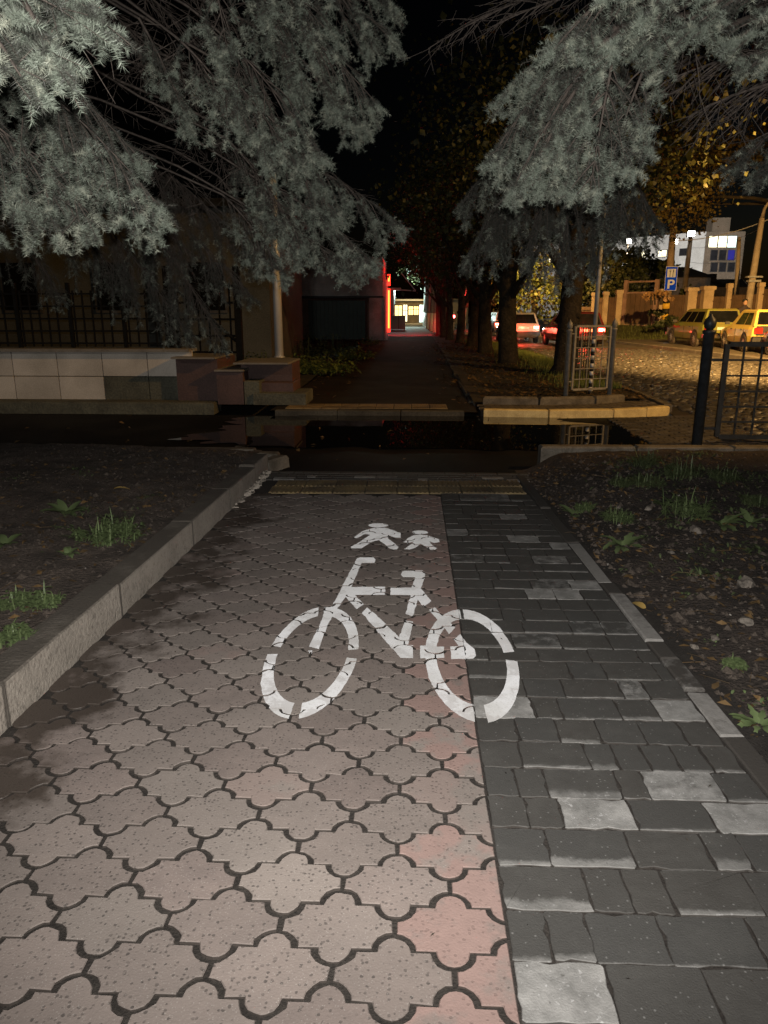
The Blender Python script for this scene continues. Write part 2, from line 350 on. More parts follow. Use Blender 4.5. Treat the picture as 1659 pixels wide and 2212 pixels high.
for r in range(-4, 37):
    Y = 1.371 + PY*r
    if Y < .62 or Y > 6.5: continue
    for k in range(-7, 3):
        X = -.036 + PX*k + (PX/2 if r % 2 else 0)
        poly = None; vi = random.randrange(8)
        if X + PX/2 > XR + .004: poly = clip(OUT, XR - X, True)
        if X - PX/2 < XL - .004: poly = clip(OUT, XL - X, False)
        if X - .04 > XR or X + .03 < XL: continue
        me = CLS[vi] if poly is None else slab_mesh('cut_clover_paver', poly, M['clover'])
        tx, ty = random.gauss(0, .0075), random.gauss(0, .0075); dz = random.uniform(-.0025, .0015)
        o = link('clover_paver', me, path, (X, Y, pz(Y) + dz), (tx - SLOPE, ty, random.gauss(0, .006)))
        pink = .0
        if X + PX/2 > XR + .004: pink = 1.0 if random.random() < .72 else .3
        elif random.random() < .03: pink = .35
        if (r, k) in ((-2, 0), (-3, 0)): pink = 1.0
        o.color = (pink, random.random(), 0, 1)
        TILES.append(([(X + x, Y + y) for x, y in (poly or VARS[vi])], (X, Y, pz(Y) + dz, tx - SLOPE, ty)))
tag(path, kind='structure')
# ---------------------------------------------------------------- grey block footpath
foot = sheet('footpath', .262, 1.32, .55, 6.56, 4, 12, lambda x, y: pz(y) - .007, M['joint'])
ROWS = {0: (1.262, [.24, .457, .683, .9]), 1: (1.426, [.245, .343, .447, .625, .848]), 2: (1.585, [.252, .476, .581, .687, .912]), 3: (1.751, [.255, .398, .634, .853]),
        4: (1.91, [.26, .361, .465, .685, .921]), 5: (2.063, [.262, .35, .447, .68, .769, 1.007]), 6: (2.225, [.262, .384, .617, .715, .819, .925])}
ys = [.62, .78, .94, 1.1, 1.262, 1.426, 1.585, 1.751, 1.91, 2.063, 2.225, 2.393, 2.56, 2.73, 2.896, 3.068, 3.206, 3.384]
while ys[-1] < 6.3: ys.append(ys[-1] + .161)
ys[-1] = 6.56
PALE = [(.35, 1.34, .85, .6), (.57, 1.98, .95, 0), (1.1, 1.98, .8, .4), (.88, 2.14, .62, .7), (.5, 2.14, .05, 1), (.66, 2.3, .25, .8), (.95, 1.83, .1, 1), (.5, 1.83, .0, .9), (.35, 1.66, .1, .9),
        (1.03, 2.63, 1, 0), (.44, 2.65, .78, .2), (.92, 2.81, .5, .6), (1.0, 4.06, .95, 0), (.68, 3.91, .9, 0), (.9, 3.89, .75, .3), (.78, 4.08, .45, .2), (.92, 3.46, .4, .5), (1.09, 3.43, .4, .5),
        (.57, 3.3, .4, .6), (1.05, 4.84, .85, 0), (.7, 5.12, .7, .2), (.87, 5.7, .7, .3), (.97, 5.01, .3, .2), (.86, 4.52, .5, .3), (1.0, 1.2, .5, .9), (.75, 2.63, 0, .3), (.3, 3.15, .1, .6), (.35, 4.6, .4, .6),
        (.4, 5.3, .6, .4), (.5, 6.3, .4, .4), (.8, 6.4, .5, .3)]
for i in range(len(ys)-1):
    y0, y1 = ys[i], ys[i+1]; xend = xe((y0+y1)/2) - .004
    row = next((v for v in ROWS.values() if abs(v[0]-y0) < .01), None)
    xs = list(row[1]) if row else [.246]
    xs[0] = .246
    while xs[-1] < xend - .05: xs.append(xs[-1] + random.choice((.105, .15, .16, .22, .225, .235)))
    xs[-1] = xend
    if xs[-1] - xs[-2] < .05: xs.pop(-2)
    for a, b in zip(xs, xs[1:]):
        X, Y = (a+b)/2, (y0+y1)/2; w, d = b-a-random.uniform(.002, .005), y1-y0-random.uniform(.002, .0045)
        c = .005
        poly = [(-w/2+c, -d/2), (w/2-c, -d/2), (w/2, -d/2+c), (w/2, d/2-c), (w/2-c, d/2), (-w/2+c, d/2), (-w/2, d/2-c), (-w/2, -d/2+c)]
        poly = [q for i in range(8) for q in ([poly[i]] + ([(poly[i][0]*(1-u) + poly[(i+1) % 8][0]*u, poly[i][1]*(1-u) + poly[(i+1) % 8][1]*u) for u in (.2, .4, .6, .8)] if i % 2 == 0 else []))]
        poly = [(x + random.gauss(0, .0013) - (math.copysign(random.random()**6*.009, x) if abs(x) > w*.45 else 0), y + random.gauss(0, .0013) - (math.copysign(random.random()**6*.009, y) if abs(y) > d*.45 else 0)) for x, y in poly]
        tx, ty, dz = random.gauss(0, .008), random.gauss(0, .007), random.uniform(-.003, .002)
        o = link('block_paver', slab_mesh('block_paver', poly, M['block'], .002, .002), foot, (X, Y, pz(Y)+dz), (tx - SLOPE, ty, random.gauss(0, .004)))
        k = (0, random.choice((0, .05, .15, .25, .35, .5)))
        for px, py, p, q in PALE:
            if a <= px < b and y0 <= py < y1: k = (p, q)
        if Y > 4.3 and k[0] == 0 and random.random() < .1: k = (.35, .3)
        o.color = (k[0], k[1], 0, 1)
        TILES.append(([(X + x, Y + y) for x, y in poly], (X, Y, pz(Y)+dz, tx - SLOPE, ty)))
# ---------------------------------------------------------------- painted symbols, broken at every joint
def ell(cx, cy, ax, ay, bx, by, t0, t1, n=10):
    a = [R(t0 + (t1-t0)*i/n) for i in range(n+1)]
    return [(cx + ax*math.cos(t), cy + ay*math.sin(t)) for t in a] + [(cx + bx*math.cos(t), cy + by*math.sin(t)) for t in reversed(a)]
LW = (-.455, 3.105, .207, .592, .160, .466); RW = (.268, 3.1, .207, .584, .156, .45)
BIKE = [ell(*LW, 103, 173), ell(*LW, 94, 5), ell(*LW, -5, -83), ell(*LW, -94, -178),
        ell(*RW, 90, 6), ell(*RW, -3.5, -83), ell(*RW, 95, 180), ell(*RW, 180, 263),
 [(-0.363, 4.563), (-0.345, 4.586), (-0.257, 4.59), (-0.24, 4.54), (-0.245, 4.472), (-0.325, 4.461), (-0.355, 4.018), (-0.158, 4.024), (-0.154, 3.892), (-0.322, 3.885), (-0.263, 3.74), (-0.296, 3.669), (-0.371, 3.845), (-0.404, 3.665), (-0.425, 3.454), (-0.434, 3.157), (-0.483, 3.181), (-0.463, 3.52), (-0.462, 3.662), (-0.429, 3.713), (-0.408, 4.01)],
 [(-0.126, 4.011), (-0.006, 4.016), (0.016, 4.202), (-0.058, 4.199), (-0.071, 4.243), (-0.065, 4.307), (-0.049, 4.324), (0.06, 4.329), (0.076, 4.281), (0.071, 4.18), (0.047, 4.001), (0.103, 3.808), (0.061, 3.714), (0.029, 3.823), (0.005, 3.568), (-0.035, 3.604), (-0.01, 3.888), (-0.124, 3.888)],
 [(-0.265, 3.61), (-0.242, 3.696), (-0.072, 3.331), (-0.062, 3.305), (-0.038, 3.52), (0.005, 3.506), (-0.018, 3.215), (0.006, 3.21), (0.006, 3.068), (-0.051, 3.069)],
 [(0.089, 3.666), (0.119, 3.712), (0.154, 3.593), (0.216, 3.443), (0.181, 3.357), (0.134, 3.523)],
 [(0.2, 3.293), (0.236, 3.359), (0.26, 3.256), (0.292, 3.181), (0.293, 3.107), (0.277, 3.075), (0.178, 3.07), (0.18, 3.202), (0.22, 3.211)],
 [(0.038, 3.207), (0.151, 3.201), (0.148, 3.083), (0.039, 3.066)], [(-0.481, 3.138), (-0.463, 3.139), (-0.459, 3.108), (-0.47, 3.1)]]
ADULT = [ell(-.266, 5.413, .077, .06, .0, .0, 0, 360, 14)[:14],
 [(-0.321, 5.313), (-0.285, 5.343), (-0.195, 5.318), (-0.092, 5.191), (-0.087, 5.056), (-0.126, 5.063), (-0.176, 5.119), (-0.18, 5.052), (-0.099, 4.836), (-0.107, 4.78), (-0.147, 4.77), (-0.243, 5.005), (-0.299, 4.939), (-0.348, 4.793), (-0.416, 4.782), (-0.429, 4.822), (-0.382, 4.935), (-0.311, 5.135), (-0.349, 5.156), (-0.402, 5.042), (-0.426, 5.05), (-0.378, 5.224)]]
CHILD = [ell(.05, 5.215, .059, .052, 0, 0, 0, 360, 14)[:14],
 [(0.0, 5.126), (0.049, 5.151), (0.104, 5.131), (0.18, 5.046), (0.186, 4.96), (0.148, 4.938), (0.113, 4.978), (0.124, 4.916), (0.162, 4.816), (0.149, 4.775), (0.121, 4.774), (0.054, 4.913), (0.019, 4.829), (-0.021, 4.776), (-0.061, 4.786), (-0.011, 4.91), (0.007, 4.974), (-0.04, 4.929), (-0.066, 4.945), (-0.035, 5.058)]]
def ccw(p): return p if sum(p[i][0]*p[(i+1)%len(p)][1] - p[(i+1)%len(p)][0]*p[i][1] for i in range(len(p))) > 0 else p[::-1]
def dens(p):
    out = []
    for i, a in enumerate(p):
        b = p[(i+1)%len(p)]; n = max(1, int(math.dist(a, b)/.03))
        for k in range(n): out.append((a[0] + (b[0]-a[0])*k/n + (random.gauss(0, .0012) if k else 0), a[1] + (b[1]-a[1])*k/n + (random.gauss(0, .003) if k else 0)))
    return out
def painted(name, polys, label, split=None):
    x0 = min(q[0] for p in polys for q in p); x1 = max(q[0] for p in polys for q in p); y0 = min(q[1] for p in polys for q in p); y1 = max(q[1] for p in polys for q in p)
    groups = split or {name: range(len(polys))}; mbs = {k: MB() for k in groups}
    polys = [ccw(dens(p)) for p in polys]
    for out, (X, Y, z, tx, ty) in TILES:
        if max(q[0] for q in out) < x0 or min(q[0] for q in out) > x1 or max(q[1] for q in out) < y0 or min(q[1] for q in out) > y1: continue
        tile = ccw(inset(ccw(out), -.003))
        vs = [Vector(q) for q in tile]; fc = [list(range(len(tile)))]
        for p in polys: fc.append(list(range(len(vs), len(vs)+len(p)))); vs += [Vector(q) for q in p]
        V, _, T, _, _, FO = delaunay_2d_cdt(vs, [], fc, 0, 1e-5)
        left = [(t, f) for t, f in zip(T, FO) if 0 in f and len(f) > 1]
        for k, ids in groups.items():
            keep = [t for t, f in left if any(i-1 in ids for i in f if i)]; left = [(t, f) for t, f in left if not any(i-1 in ids for i in f if i)]
            if not keep: continue
            used = sorted({i for t in keep for i in t}); ix = {u: i for i, u in enumerate(used)}
            mbs[k].add([(V[u].x, V[u].y, z + .0012 + (V[u].y-Y)*math.tan(tx) - (V[u].x-X)*math.tan(ty)) for u in used], [tuple(ix[i] for i in (t if (V[t[1]]-V[t[0]]).cross(V[t[2]]-V[t[0]]) > 0 else t[::-1])) for t in keep])
    if not split: return tag(mbs[name].build(name, M['paint']), label, 'road marking')
    g = thing(name, ((x0+x1)/2, (y0+y1)/2, pz((y0+y1)/2)), label, 'road marking')
    for k in groups: mbs[k].build(k.split('.')[0], M['paint'], g, w=True)
    return g
painted('bicycle_marking', BIKE, 'large white stencilled bicycle painted across the pink and grey pavers', {'frame': range(8, len(BIKE)), **{'wheel_arc.%d' % i: range(i, i+1) for i in range(8)}})
painted('pedestrian_marking', ADULT, 'bigger white walking figure painted above the bicycle handlebar', )['group'] = 'walking figures painted on the path'
painted('pedestrian_marking', CHILD, 'smaller white walking figure painted above the bicycle saddle')['group'] = 'walking figures painted on the path'
# ---------------------------------------------------------------- tactile strips and the grey crossing row
def ribbed(cx, cy, w, d, along):                       # a tile with raised ribs running away from the viewer
    mb = MB().rbox((0, 0, -.012), (w-.006, d-.006, .024), .004)
    n = 7
    for i in range(n): mb.rbox((-w/2 + w*(i+.5)/n, 0, .002), (w*.055*1.15, d*.86, .006), .002)
    return mb.mesh('tactile_tile', M['tactile'])
near = sheet('crossing_edge', -1.6, 1.25, 6.56, 7.62, 6, 4, lambda x, y: pz(y) - .0125, M['joint'])
TM = ribbed(0, 0, .296, .294, 0)
for i in range(8):
    for j in range(2):
        X, Y = -1.19 + .296*i, 6.715 + .298*j + .012*i
        link('tactile_tile', TM, near, (X, Y - .05, pz(Y) + random.uniform(-.003, .002)), (-SLOPE + random.gauss(0, .006), random.gauss(0, .006), R(2)))
WH = {(-1.06, 1): .8, (-.52, 1): .85, (-.3, 1): .45, (.8, 1): .9, (.93, 0): .85, (.14, 0): .6, (.5, 1): .3, (-1.35, 0): .7}
for j, (y0, y1) in enumerate(((7.13, 7.23), (7.24, 7.34), (7.35, 7.45), (7.46, 7.58))):
    x = -1.5
    while x < 1.14:
        w = random.choice((.1, .16, .22)); X = x + w/2; x += w
        o = link('block_paver', slab_mesh('block_paver', [(-w/2+.003, -.046), (w/2-.003, -.046), (w/2-.003, .046), (-w/2+.003, .046)], M['block'], .003, .003), near,
                 (X, (y0+y1)/2, pz(y0) + .002), (-SLOPE, random.gauss(0, .006), 0))
        o.color = (max([v for (a, b), v in WH.items() if abs(a-X) < w/2 and b == j] + [random.choice((0, 0, .1, .3))]), .2, 0, 1)
# ---------------------------------------------------------------- kerb stones on the left
kerb = thing('stone_kerb', (-1.59, 4, 0), None, None); tag(kerb, kind='structure')
js = [.25, 1.35, 2.42, 3.53, 4.82, 5.87, 6.86, 7.5]
for a, b in zip(js, js[1:]):
    last = b > 7; h = .2 if last else .172; m = (a+b)/2
    mb = MB().rbox((0, 0, 0), (.15, b-a-.004, .34), .007, 0, .0015)
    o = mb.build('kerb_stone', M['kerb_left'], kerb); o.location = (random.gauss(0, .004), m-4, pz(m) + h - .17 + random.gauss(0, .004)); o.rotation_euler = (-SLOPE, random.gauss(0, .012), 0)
mb = MB()
for i in range(60):                                    # crumbled footing of the end stone
    mb.rbox((-1.53 + random.uniform(0, .05), random.uniform(5.9, 7.45), pz(6.8) + random.uniform(-.02, .035)), [random.uniform(.02, .06) for _ in 'xyz'], .008, random.uniform(0, 3), .008)
tag(mb.build('broken_footing', M['kerb_left'], kerb, w=True), kind='stuff')
mb = MB().rbox((-1.5, 7.72, -.14), (.16, .36, .16), .02, R(-25), .01).rbox((-1.62, 7.92, -.12), (.3, .14, .16), .02, 0, .01); mb.build('low_kerb_stone', M['kerb_dirty'], kerb, w=True)
back = thing('bank_kerb', (-3.5, 7.95, -.06), None, None); tag(back, kind='structure')
for i in range(7):
    X = -2.25 - i*1.02; MB().rbox((X, 7.98 + .004*i, -.115), (1.01, .14, .21), .012, 0, .004).build('kerb_stone', M['kerb_dirty'], back, w=True)
# ---------------------------------------------------------------- edging on the right
edge = thing('path_edging', (1.15, 4, 0), None, None); tag(edge, kind='structure')
for a, b, k in ((.5, 1.5, .1), (1.51, 2.45, 0), (2.46, 2.8, .6), (2.81, 3.1, .4), (3.11, 3.3, 0), (3.31, 3.95, .6), (3.96, 4.15, 0), (4.16, 5.0, .75), (5.01, 6, .2), (6.01, 7.4, .25)):
    m = (a+b)/2
    o = MB().rbox((0, 0, 0), (.085, b-a-.006, .1), .006, 0, .003).build('edging_stone', M['edging'], edge); o.location = (xe(m) + .045 - 1.15, m-4, pz(m) - .046 + random.gauss(0, .004)); o.rotation_euler = (-SLOPE, random.gauss(0, .03), R(1.26) + random.gauss(0, .006)); o.color = (k, 0, 0, 1)
# ---------------------------------------------------------------- soil banks
def zl(x, y): return pz(y) + .148 + .05*smooth(0, 2.5, -1.66-x) + .03*fbm(x, y, 1.1)*smooth(0, .3, -1.66-x) + .012*fbm(x, y, 7, 3) + .02*smooth(6, 7.9, y)
sheet('left_bank_soil', -9, -1.655, .2, 7.93, 110, 110, zl, M['soil'])
def zr(x, y):
    e = x - xe(y) - .09
    return pz(y) - .012 + .05*smooth(0, .5, e) + .15*smooth(4.5, 7.8, y)*smooth(0, .5, e) + .05*smooth(.3, 3, e) + .03*fbm(x, y, 1.3, 5)*smooth(0, .4, e) + .013*fbm(x, y, 8, 9)
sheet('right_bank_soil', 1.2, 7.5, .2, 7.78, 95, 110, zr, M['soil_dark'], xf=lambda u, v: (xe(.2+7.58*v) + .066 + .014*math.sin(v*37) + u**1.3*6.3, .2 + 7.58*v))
def scatter(name, n, fx, sz, mat, flat=.6, seed=0):
    rg = random.Random(seed); mb = MB()
    for _ in range(n):
        x, y, z = fx(rg); s = rg.uniform(*sz)*(1 if rg.random() < .9 else 1.9)
        p = [Vector((math.cos(a)*s*rg.uniform(.6, 1), math.sin(a)*s*rg.uniform(.6, 1), rg.uniform(-.1, .15)*s)) for a in [k*1.2566 + rg.uniform(-.3, .3) for k in range(5)]]
        c = Vector((x, y, z)); v = [c + q for q in p] + [c + Vector((rg.uniform(-.3, .3)*s, rg.uniform(-.3, .3)*s, s*flat))]
        mb.add(v, [(i, (i+1) % 5, 5) for i in range(5)])
    return tag(mb.build(name, mat), kind='stuff')
def onl(r): x = -1.68 - abs(r.gauss(0, 1))*1.5; y = r.uniform(1.5, 7.8); return x, y, zl(x, y)
def onr(r): y = r.uniform(1.0, 7.6); x = xe(y) + .11 + abs(r.gauss(0, 1))*1.1; return x, y, zr(x, y)
scatter('soil_clods', 1800, onl, (.006, .022), M['clod'], .6, 1)
scatter('soil_clods', 2800, onr, (.006, .026), M['clod'], .6, 2)
scatter('soil_pebbles', 60, onl, (.004, .009), M['pebble'], .7, 3); scatter('soil_pebbles', 170, onr, (.004, .012), M['pebble'], .7, 4)
def litter(name, n, fx, mat, sz=(.012, .035), seed=0):
    rg = random.Random(seed); mb = MB()
    for _ in range(n):
        x, y, z = fx(rg); s = rg.uniform(*sz); a = rg.uniform(0, 6.28); u = Vector((math.cos(a), math.sin(a), rg.uniform(-.3, .5)))*s; w = Vector((-math.sin(a), math.cos(a), rg.uniform(-.4, .4)))*s*rg.uniform(.15, .5)
        c = Vector((x, y, z + .006)); mb.add([c - u, c + w, c + u, c - w + Vector((0, 0, s*rg.uniform(0, .5)))], [(0, 1, 3), (1, 2, 3)])
    return tag(mb.build(name, mat), kind='stuff')
litter('leaf_litter', 900, onl, M['litter'], seed=5); litter('leaf_litter', 1700, onr, M['litter'], seed=6)
def twigs(name, n, fx, seed):
    rg = random.Random(seed); mb = MB()
    for _ in range(n):
        x, y, z = fx(rg); a = rg.uniform(0, 6.28); l = rg.uniform(.03, .14); c = Vector((x, y, z + .008)); d = Vector((math.cos(a), math.sin(a), rg.uniform(-.1, .1)))*l
        mb.tube([c, c + d*.5 + Vector((rg.gauss(0, .01), rg.gauss(0, .01), .004)), c + d], [.0015, .0013, .0008], 3)
    return tag(mb.build(name, M['litter']), kind='stuff')
twigs('fallen_twigs', 170, onl, 7); twigs('fallen_twigs', 260, onr, 8)
def leaf_strip(mb, o, d, L, w, droop, n=4, lobes=False):
    d = Vector(d).normalized(); s = d.cross(Vector((0, 0, 1))).normalized(); p = Vector(o); prev = None
    for i in range(n+1):
        t = i/n; ww = w*(math.sin(math.pi*min(1, .12 + t*.86))**.8)*(1 if not lobes or i % 2 else .55)
        a, b, c = p - s*ww, p + Vector((0, 0, -ww*.25)), p + s*ww
        k = len(mb.v); mb.v += [tuple(a), tuple(b), tuple(c)]
        if i: mb.f += [(k-3, k-2, k+1, k), (k-2, k-1, k+2, k+1)]
        d2 = (d + Vector((0, 0, -droop*t*1.6))).normalized(); p = p + d2*(L/n)
def rosette(x, y, z, r, n, label, mat='weed', up=.5, seed=0, group=None, name='leafy_weed', w=.22, lobes=True):
    rg = random.Random(seed); root = thing(name, (x, y, z), label, 'weed', group)
    for k in range(n):
        a = k*2.4 + rg.uniform(-.3, .3); l = r*rg.uniform(.6, 1.05); mb = MB()
        leaf_strip(mb, (.008*math.cos(a), .008*math.sin(a), 0), (math.cos(a), math.sin(a), up*rg.uniform(.4, 1.3)), l, l*w*rg.uniform(.7, 1.1), rg.uniform(.4, 1.1), 6 if lobes else 4, lobes)
        mb.build('leaf', M[mat], root, True)
    return root
def tuft(x, y, z, h, n, label, mat='weed', spread=.6, seed=0, group=None, leafy=True, rad=.12):
    rg = random.Random(seed); root = thing('grass_tuft', (x, y, z), label, 'weed', group); mb = MB()
    for k in range(n):
        a = rg.uniform(0, 6.28); r = rad*rg.random()**.6; l = h*rg.uniform(.3, .85); e = rg.uniform(.0, spread)
        leaf_strip(mb, (r*math.cos(a), r*math.sin(a), -.005), (math.cos(a+rg.gauss(0, .8))*e, math.sin(a+rg.gauss(0, .8))*e, .6), l, .0025 + .003*rg.random(), rg.uniform(.3, 1.1), 4)
        if leafy:
            for q in range(5):
                b = rg.uniform(0, 6.28); t = rg.uniform(.15, .95)*l*.8
                leaf_strip(mb, (r*math.cos(a) + math.cos(a)*e*t*.6, r*math.sin(a) + math.sin(a)*e*t*.6, t*.75), (math.cos(b), math.sin(b), .4), l*.3 + .012, .0075, .8, 3)
    tag(mb.build('blades', M[mat], root, True), kind='stuff'); return root
GW = 'weeds on the left bank'
def L(px, py):                                         # the bank point seen there
    p = on(px, py, 0)
    for _ in range(6): p = on(px, py, zl(p.x, p.y))
    return p.x, p.y, zl(p.x, p.y)
def Rr(px, py):
    p = on(px, py, -.05)
    for _ in range(6): p = on(px, py, zr(p.x, p.y))
    return p.x, p.y, zr(p.x, p.y)
rosette(*L(145, 1110), .2, 11, 'pale green broad leaved rosette nearest the back of the left bank', seed=1, group=GW, up=.8, lobes=False)
tuft(*L(235, 1165), .22, 90, 'largest bushy green grass tuft beside the kerb on the left bank', seed=2, group=GW, rad=.2)
rosette(*L(146, 1200), .1, 7, 'small two leaved seedling in front of the big grass tuft', seed=3, group=GW, up=1.2, lobes=False)
rosette(*L(12, 1175), .13, 8, 'green leaves cut by the left picture edge above the tufts', seed=4, group=GW, up=.6, lobes=False)
tuft(*L(25, 1310), .12, 40, 'leafy tuft at the left picture edge beyond the clump by the kerb', seed=5, group=GW, rad=.08)
tuft(*L(88, 1310), .13, 45, 'leafy tuft with one tall stalk close behind the kerb', seed=6, group=GW, rad=.09)
tuft(*L(25, 1385), .12, 55, 'lowest dense green clump beside the kerb at the left edge', seed=7, group=GW, rad=.09)
rosette(*L(72, 1375), .05, 6, 'tiny round leaved sprig right beside the lowest clump', seed=8, group=GW, up=.9, lobes=False)
rosette(*L(130, 1140), .06, 6, 'tiny dark sprig between the rosette and the grass tuft', seed=9, mat='weed_d', group=GW, up=.9)
def fallen(px, py, fn, s, label, mat='yleaf', rz=0):
    x, y, z = fn(px, py); mb = MB(); leaf_strip(mb, (-s/2, 0, .012), (1, 0, .25), s, s*.22, .6, 5)
    o = mb.build('fallen_leaf', M[mat], None, True); o.location = (x, y, z+.004); o.rotation_euler.z = rz; return tag(o, label, 'leaf', 'single pale leaves on the soil')
fallen(265, 1058, L, .13, 'yellow fallen leaf lying alone on the left bank', rz=.3)
fallen(1375, 1310, Rr, .13, 'orange yellow leaf beside the pale edging stone on the right', rz=1.9)
fallen(1240, 1087, Rr, .11, 'brown curled leaf near the grey kerb block on the right bank', 'litter', .4)
GR = 'weeds on the right bank'
for i, (x, y, r, k, lab) in enumerate((
    (1240, 1112, .15, 'r', 'broad leaved weed at the edging nearest the ribbed yellow tiles'), (1262, 1100, .12, 't', 'small upright sprig just behind the edging weed'),
    (1335, 1125, .16, 't', 'low green tuft in the middle of the dark soil row'), (1345, 1180, .2, 'r', 'tall stalked weed in front of the middle tuft'),
    (1395, 1050, .2, 't', 'upright bushy weed near the back of the right bank'), (1340, 1050, .14, 't', 'thin tuft left of the upright bushy weed'),
    (1480, 1115, .3, 't', 'largest dark bushy weed of the right bank'), (1560, 1135, .2, 'r', 'spreading broad leaved weed right of the largest bush'),
    (1620, 1130, .2, 'r', 'broad leaved weed at the right picture edge'), (1470, 1035, .26, 't', 'shaded weed under the fence post far back'),
    (1390, 1005, .22, 't', 'shaded grass clump behind the concrete kerb block'), (1560, 1040, .2, 't', 'shaded grass clump below the gate panel'),
    (1630, 1090, .15, 't', 'dim tuft above the edge weed on the right'), (1640, 1565, .12, 'r', 'small pale weed at the lower right edge'),
    (1430, 1090, .1, 'r', 'tiny leafy sprig left of the largest bush'), (1585, 1440, .07, 't', 'dry little tuft in the bare soil at right'))):
    p = Rr(x, y); mat = 'weed' if y > 1090 else 'weed_d'
    if k == 'r': rosette(*p, r, 10, lab, mat, .8, 20+i, GR, lobes=bool(i % 2))
    else: tuft(*p, r, 60, lab, mat, .7, 20+i, GR, rad=r*.6)
def rock(name, p, s, label, seed):
    rg = random.Random(seed); bm = bmesh.new(); bmesh.ops.create_icosphere(bm, subdivisions=2, radius=1)
    for v in bm.verts:
        n = noise.noise(v.co*1.3 + Vector((seed, 0, 0))); v.co = Vector((v.co.x*s[0], v.co.y*s[1], max(-.4, v.co.z)*s[2]))*(1 + .5*n)
    me = bpy.data.meshes.new(name); bm.to_mesh(me); bm.free(); me.materials.append(M['stone'])
    o = link(name, me, None, (p[0], p[1], p[2] + s[2]*.3), (0, 0, rg.uniform(0, 3))); return tag(o, label, 'stone', 'stones lying on the right bank')
rock('field_stone', Rr(1612, 1268), (.055, .045, .05), 'largest tan stone lying on the bare soil at right', 3)
rock('field_stone', Rr(1502, 1150), (.045, .035, .035), 'grey lump of stone below the largest weed bush', 5)
rock('field_stone', Rr(1400, 1100), (.03, .025, .02), 'small pale stone between the middle weeds', 8)
rock('field_stone', Rr(1610, 1345), (.04, .035, .025), 'dull brown stone below the largest tan stone', 9)
rock('field_stone', Rr(1545, 1380), (.03, .02, .012), 'flat whitish chip in the soil beside the lower edging', 12)
rock('field_stone', Rr(1450, 1195), (.02, .02, .015), 'little round pebble right of the tall stalked weed', 15)
rock('field_stone', Rr(1335, 1098), (.03, .02, .02), 'pale angular chip beside the edging weed', 17)
rock('field_stone', Rr(1500, 1400), (.022, .018, .015), 'small white pebble near the edging below the flat chip', 19)
def cover(name, seeds, n, sz, mat, zf, seed):           # low creeping green, in patches
    rg = random.Random(seed); mb = MB()
    for (cx, cy, r) in seeds:
        for _ in range(int(n*r)):
            a = rg.uniform(0, 6.28); q = abs(rg.gauss(0, r*.6)); x, y = cx + q*math.cos(a), cy + q*math.sin(a)
            if y > 7.7 or y < .4: continue
            b = rg.uniform(0, 6.28); leaf_strip(mb, (x, y, zf(x, y) + .004), (math.cos(b), math.sin(b), rg.uniform(.1, 1.2)), rg.uniform(*sz), rg.uniform(*sz)*.2, rg.uniform(.3, 1.2), 2)
    return tag(mb.build(name, M[mat], None, True), kind='stuff')
rg0 = random.Random(99)
cover('ground_cover', [(rg0.uniform(1.6, 5.2), rg0.uniform(4.2, 7.6), rg0.uniform(.15, .5)) for _ in range(26)], 260, (.02, .06), 'weed_d', zr, 51)
cover('ground_cover', [(xe(y) + .15 + rg0.random()*.9, y, rg0.uniform(.05, .16)) for y in (1.6, 2.1, 2.7, 3.3, 3.9, 4.4, 5.0, 5.6)], 180, (.012, .035), 'weed', zr, 52)
cover('ground_cover', [(-1.75 - rg0.random()*2.2, rg0.uniform(2.2, 6.6), rg0.uniform(.06, .3)) for _ in range(22)], 170, (.014, .045), 'weed_d', zl, 53)
# ---------------------------------------------------------------- driveway, puddle
sheet('driveway', -16, 4.4, 7.46, 11.95, 60, 24, lambda x, y: -.19 + .006*fbm(x, y, .8), M['asphalt'])
pts = []
for k in range(200):
    a = 2*math.pi*k/200; rr = 1 + .16*fbm(math.cos(a), math.sin(a), 1.6, 4) + .12*fbm(math.cos(a), math.sin(a), 6, 14)
    x, y = .05 + 3.05*math.copysign(abs(math.cos(a))**.6, math.cos(a))*rr, 10.55 + 1.62*math.copysign(abs(math.sin(a))**.75, math.sin(a))*rr
    if x > 1.2: y = max(y, 8.75 + .18*max(0, x-1.2))
    pts.append((x, min(y, 11.93)))
o = MB().add([(.05, 10.6, -.176)] + [(x, y, -.176) for x, y in pts], [(0, k+1, (k+1) % 200 + 1) for k in range(200)]).build('puddle', M['water']); tag(o, kind='structure')
rk = thing('right_kerb', (3, 7.9, -.05), None, None); tag(rk, kind='structure')
for i in range(5):
    MB().rbox((1.85 + 1.02*i, 7.92 + .02*i, -.075), (1.0, .16, .27), .015, R(1), .006).build('kerb_stone', M['kerb_dirty'], rk, w=True)

litter('driveway_leaves', 70, lambda r: (r.uniform(-6, 3), r.uniform(7.7, 11.8), -.172), M['litter'], (.02, .05), 62)
litter('path_debris', 150, lambda r: (lambda x, y: (x, y, pz(y) + .001))(r.uniform(-1.45, 1.1), r.uniform(1.1, 6.4)), M['bark'], (.002, .008), 61)
ap = sheet('driveway_apron', 3.02, 4.46, 8.5, 11.75, 6, 12, lambda x, y: -.172 + .05*smooth(3.0, 4.4, x), M['joint'])
M['apron'] = pm('apron_paver', (.075, .068, .058), (.045, .041, .036), 9, .6, .4, 90, .005, rnd=.3)
apm = slab_mesh('block_paver', [(-.097, -.047), (.097, -.047), (.097, .047), (-.097, .047)], M['apron'], .004, .004)
for j in range(32):
    for i in range(7):
        X, Y = 3.1 + .2*i + .1*(j % 2), 8.56 + .1*j
        if X < 4.42: link('block_paver', apm, ap, (X, Y, -.164 + .05*smooth(3.0, 4.4, X) + random.gauss(0, .002)), (random.gauss(0, .01), -.03 + random.gauss(0, .01), 0))
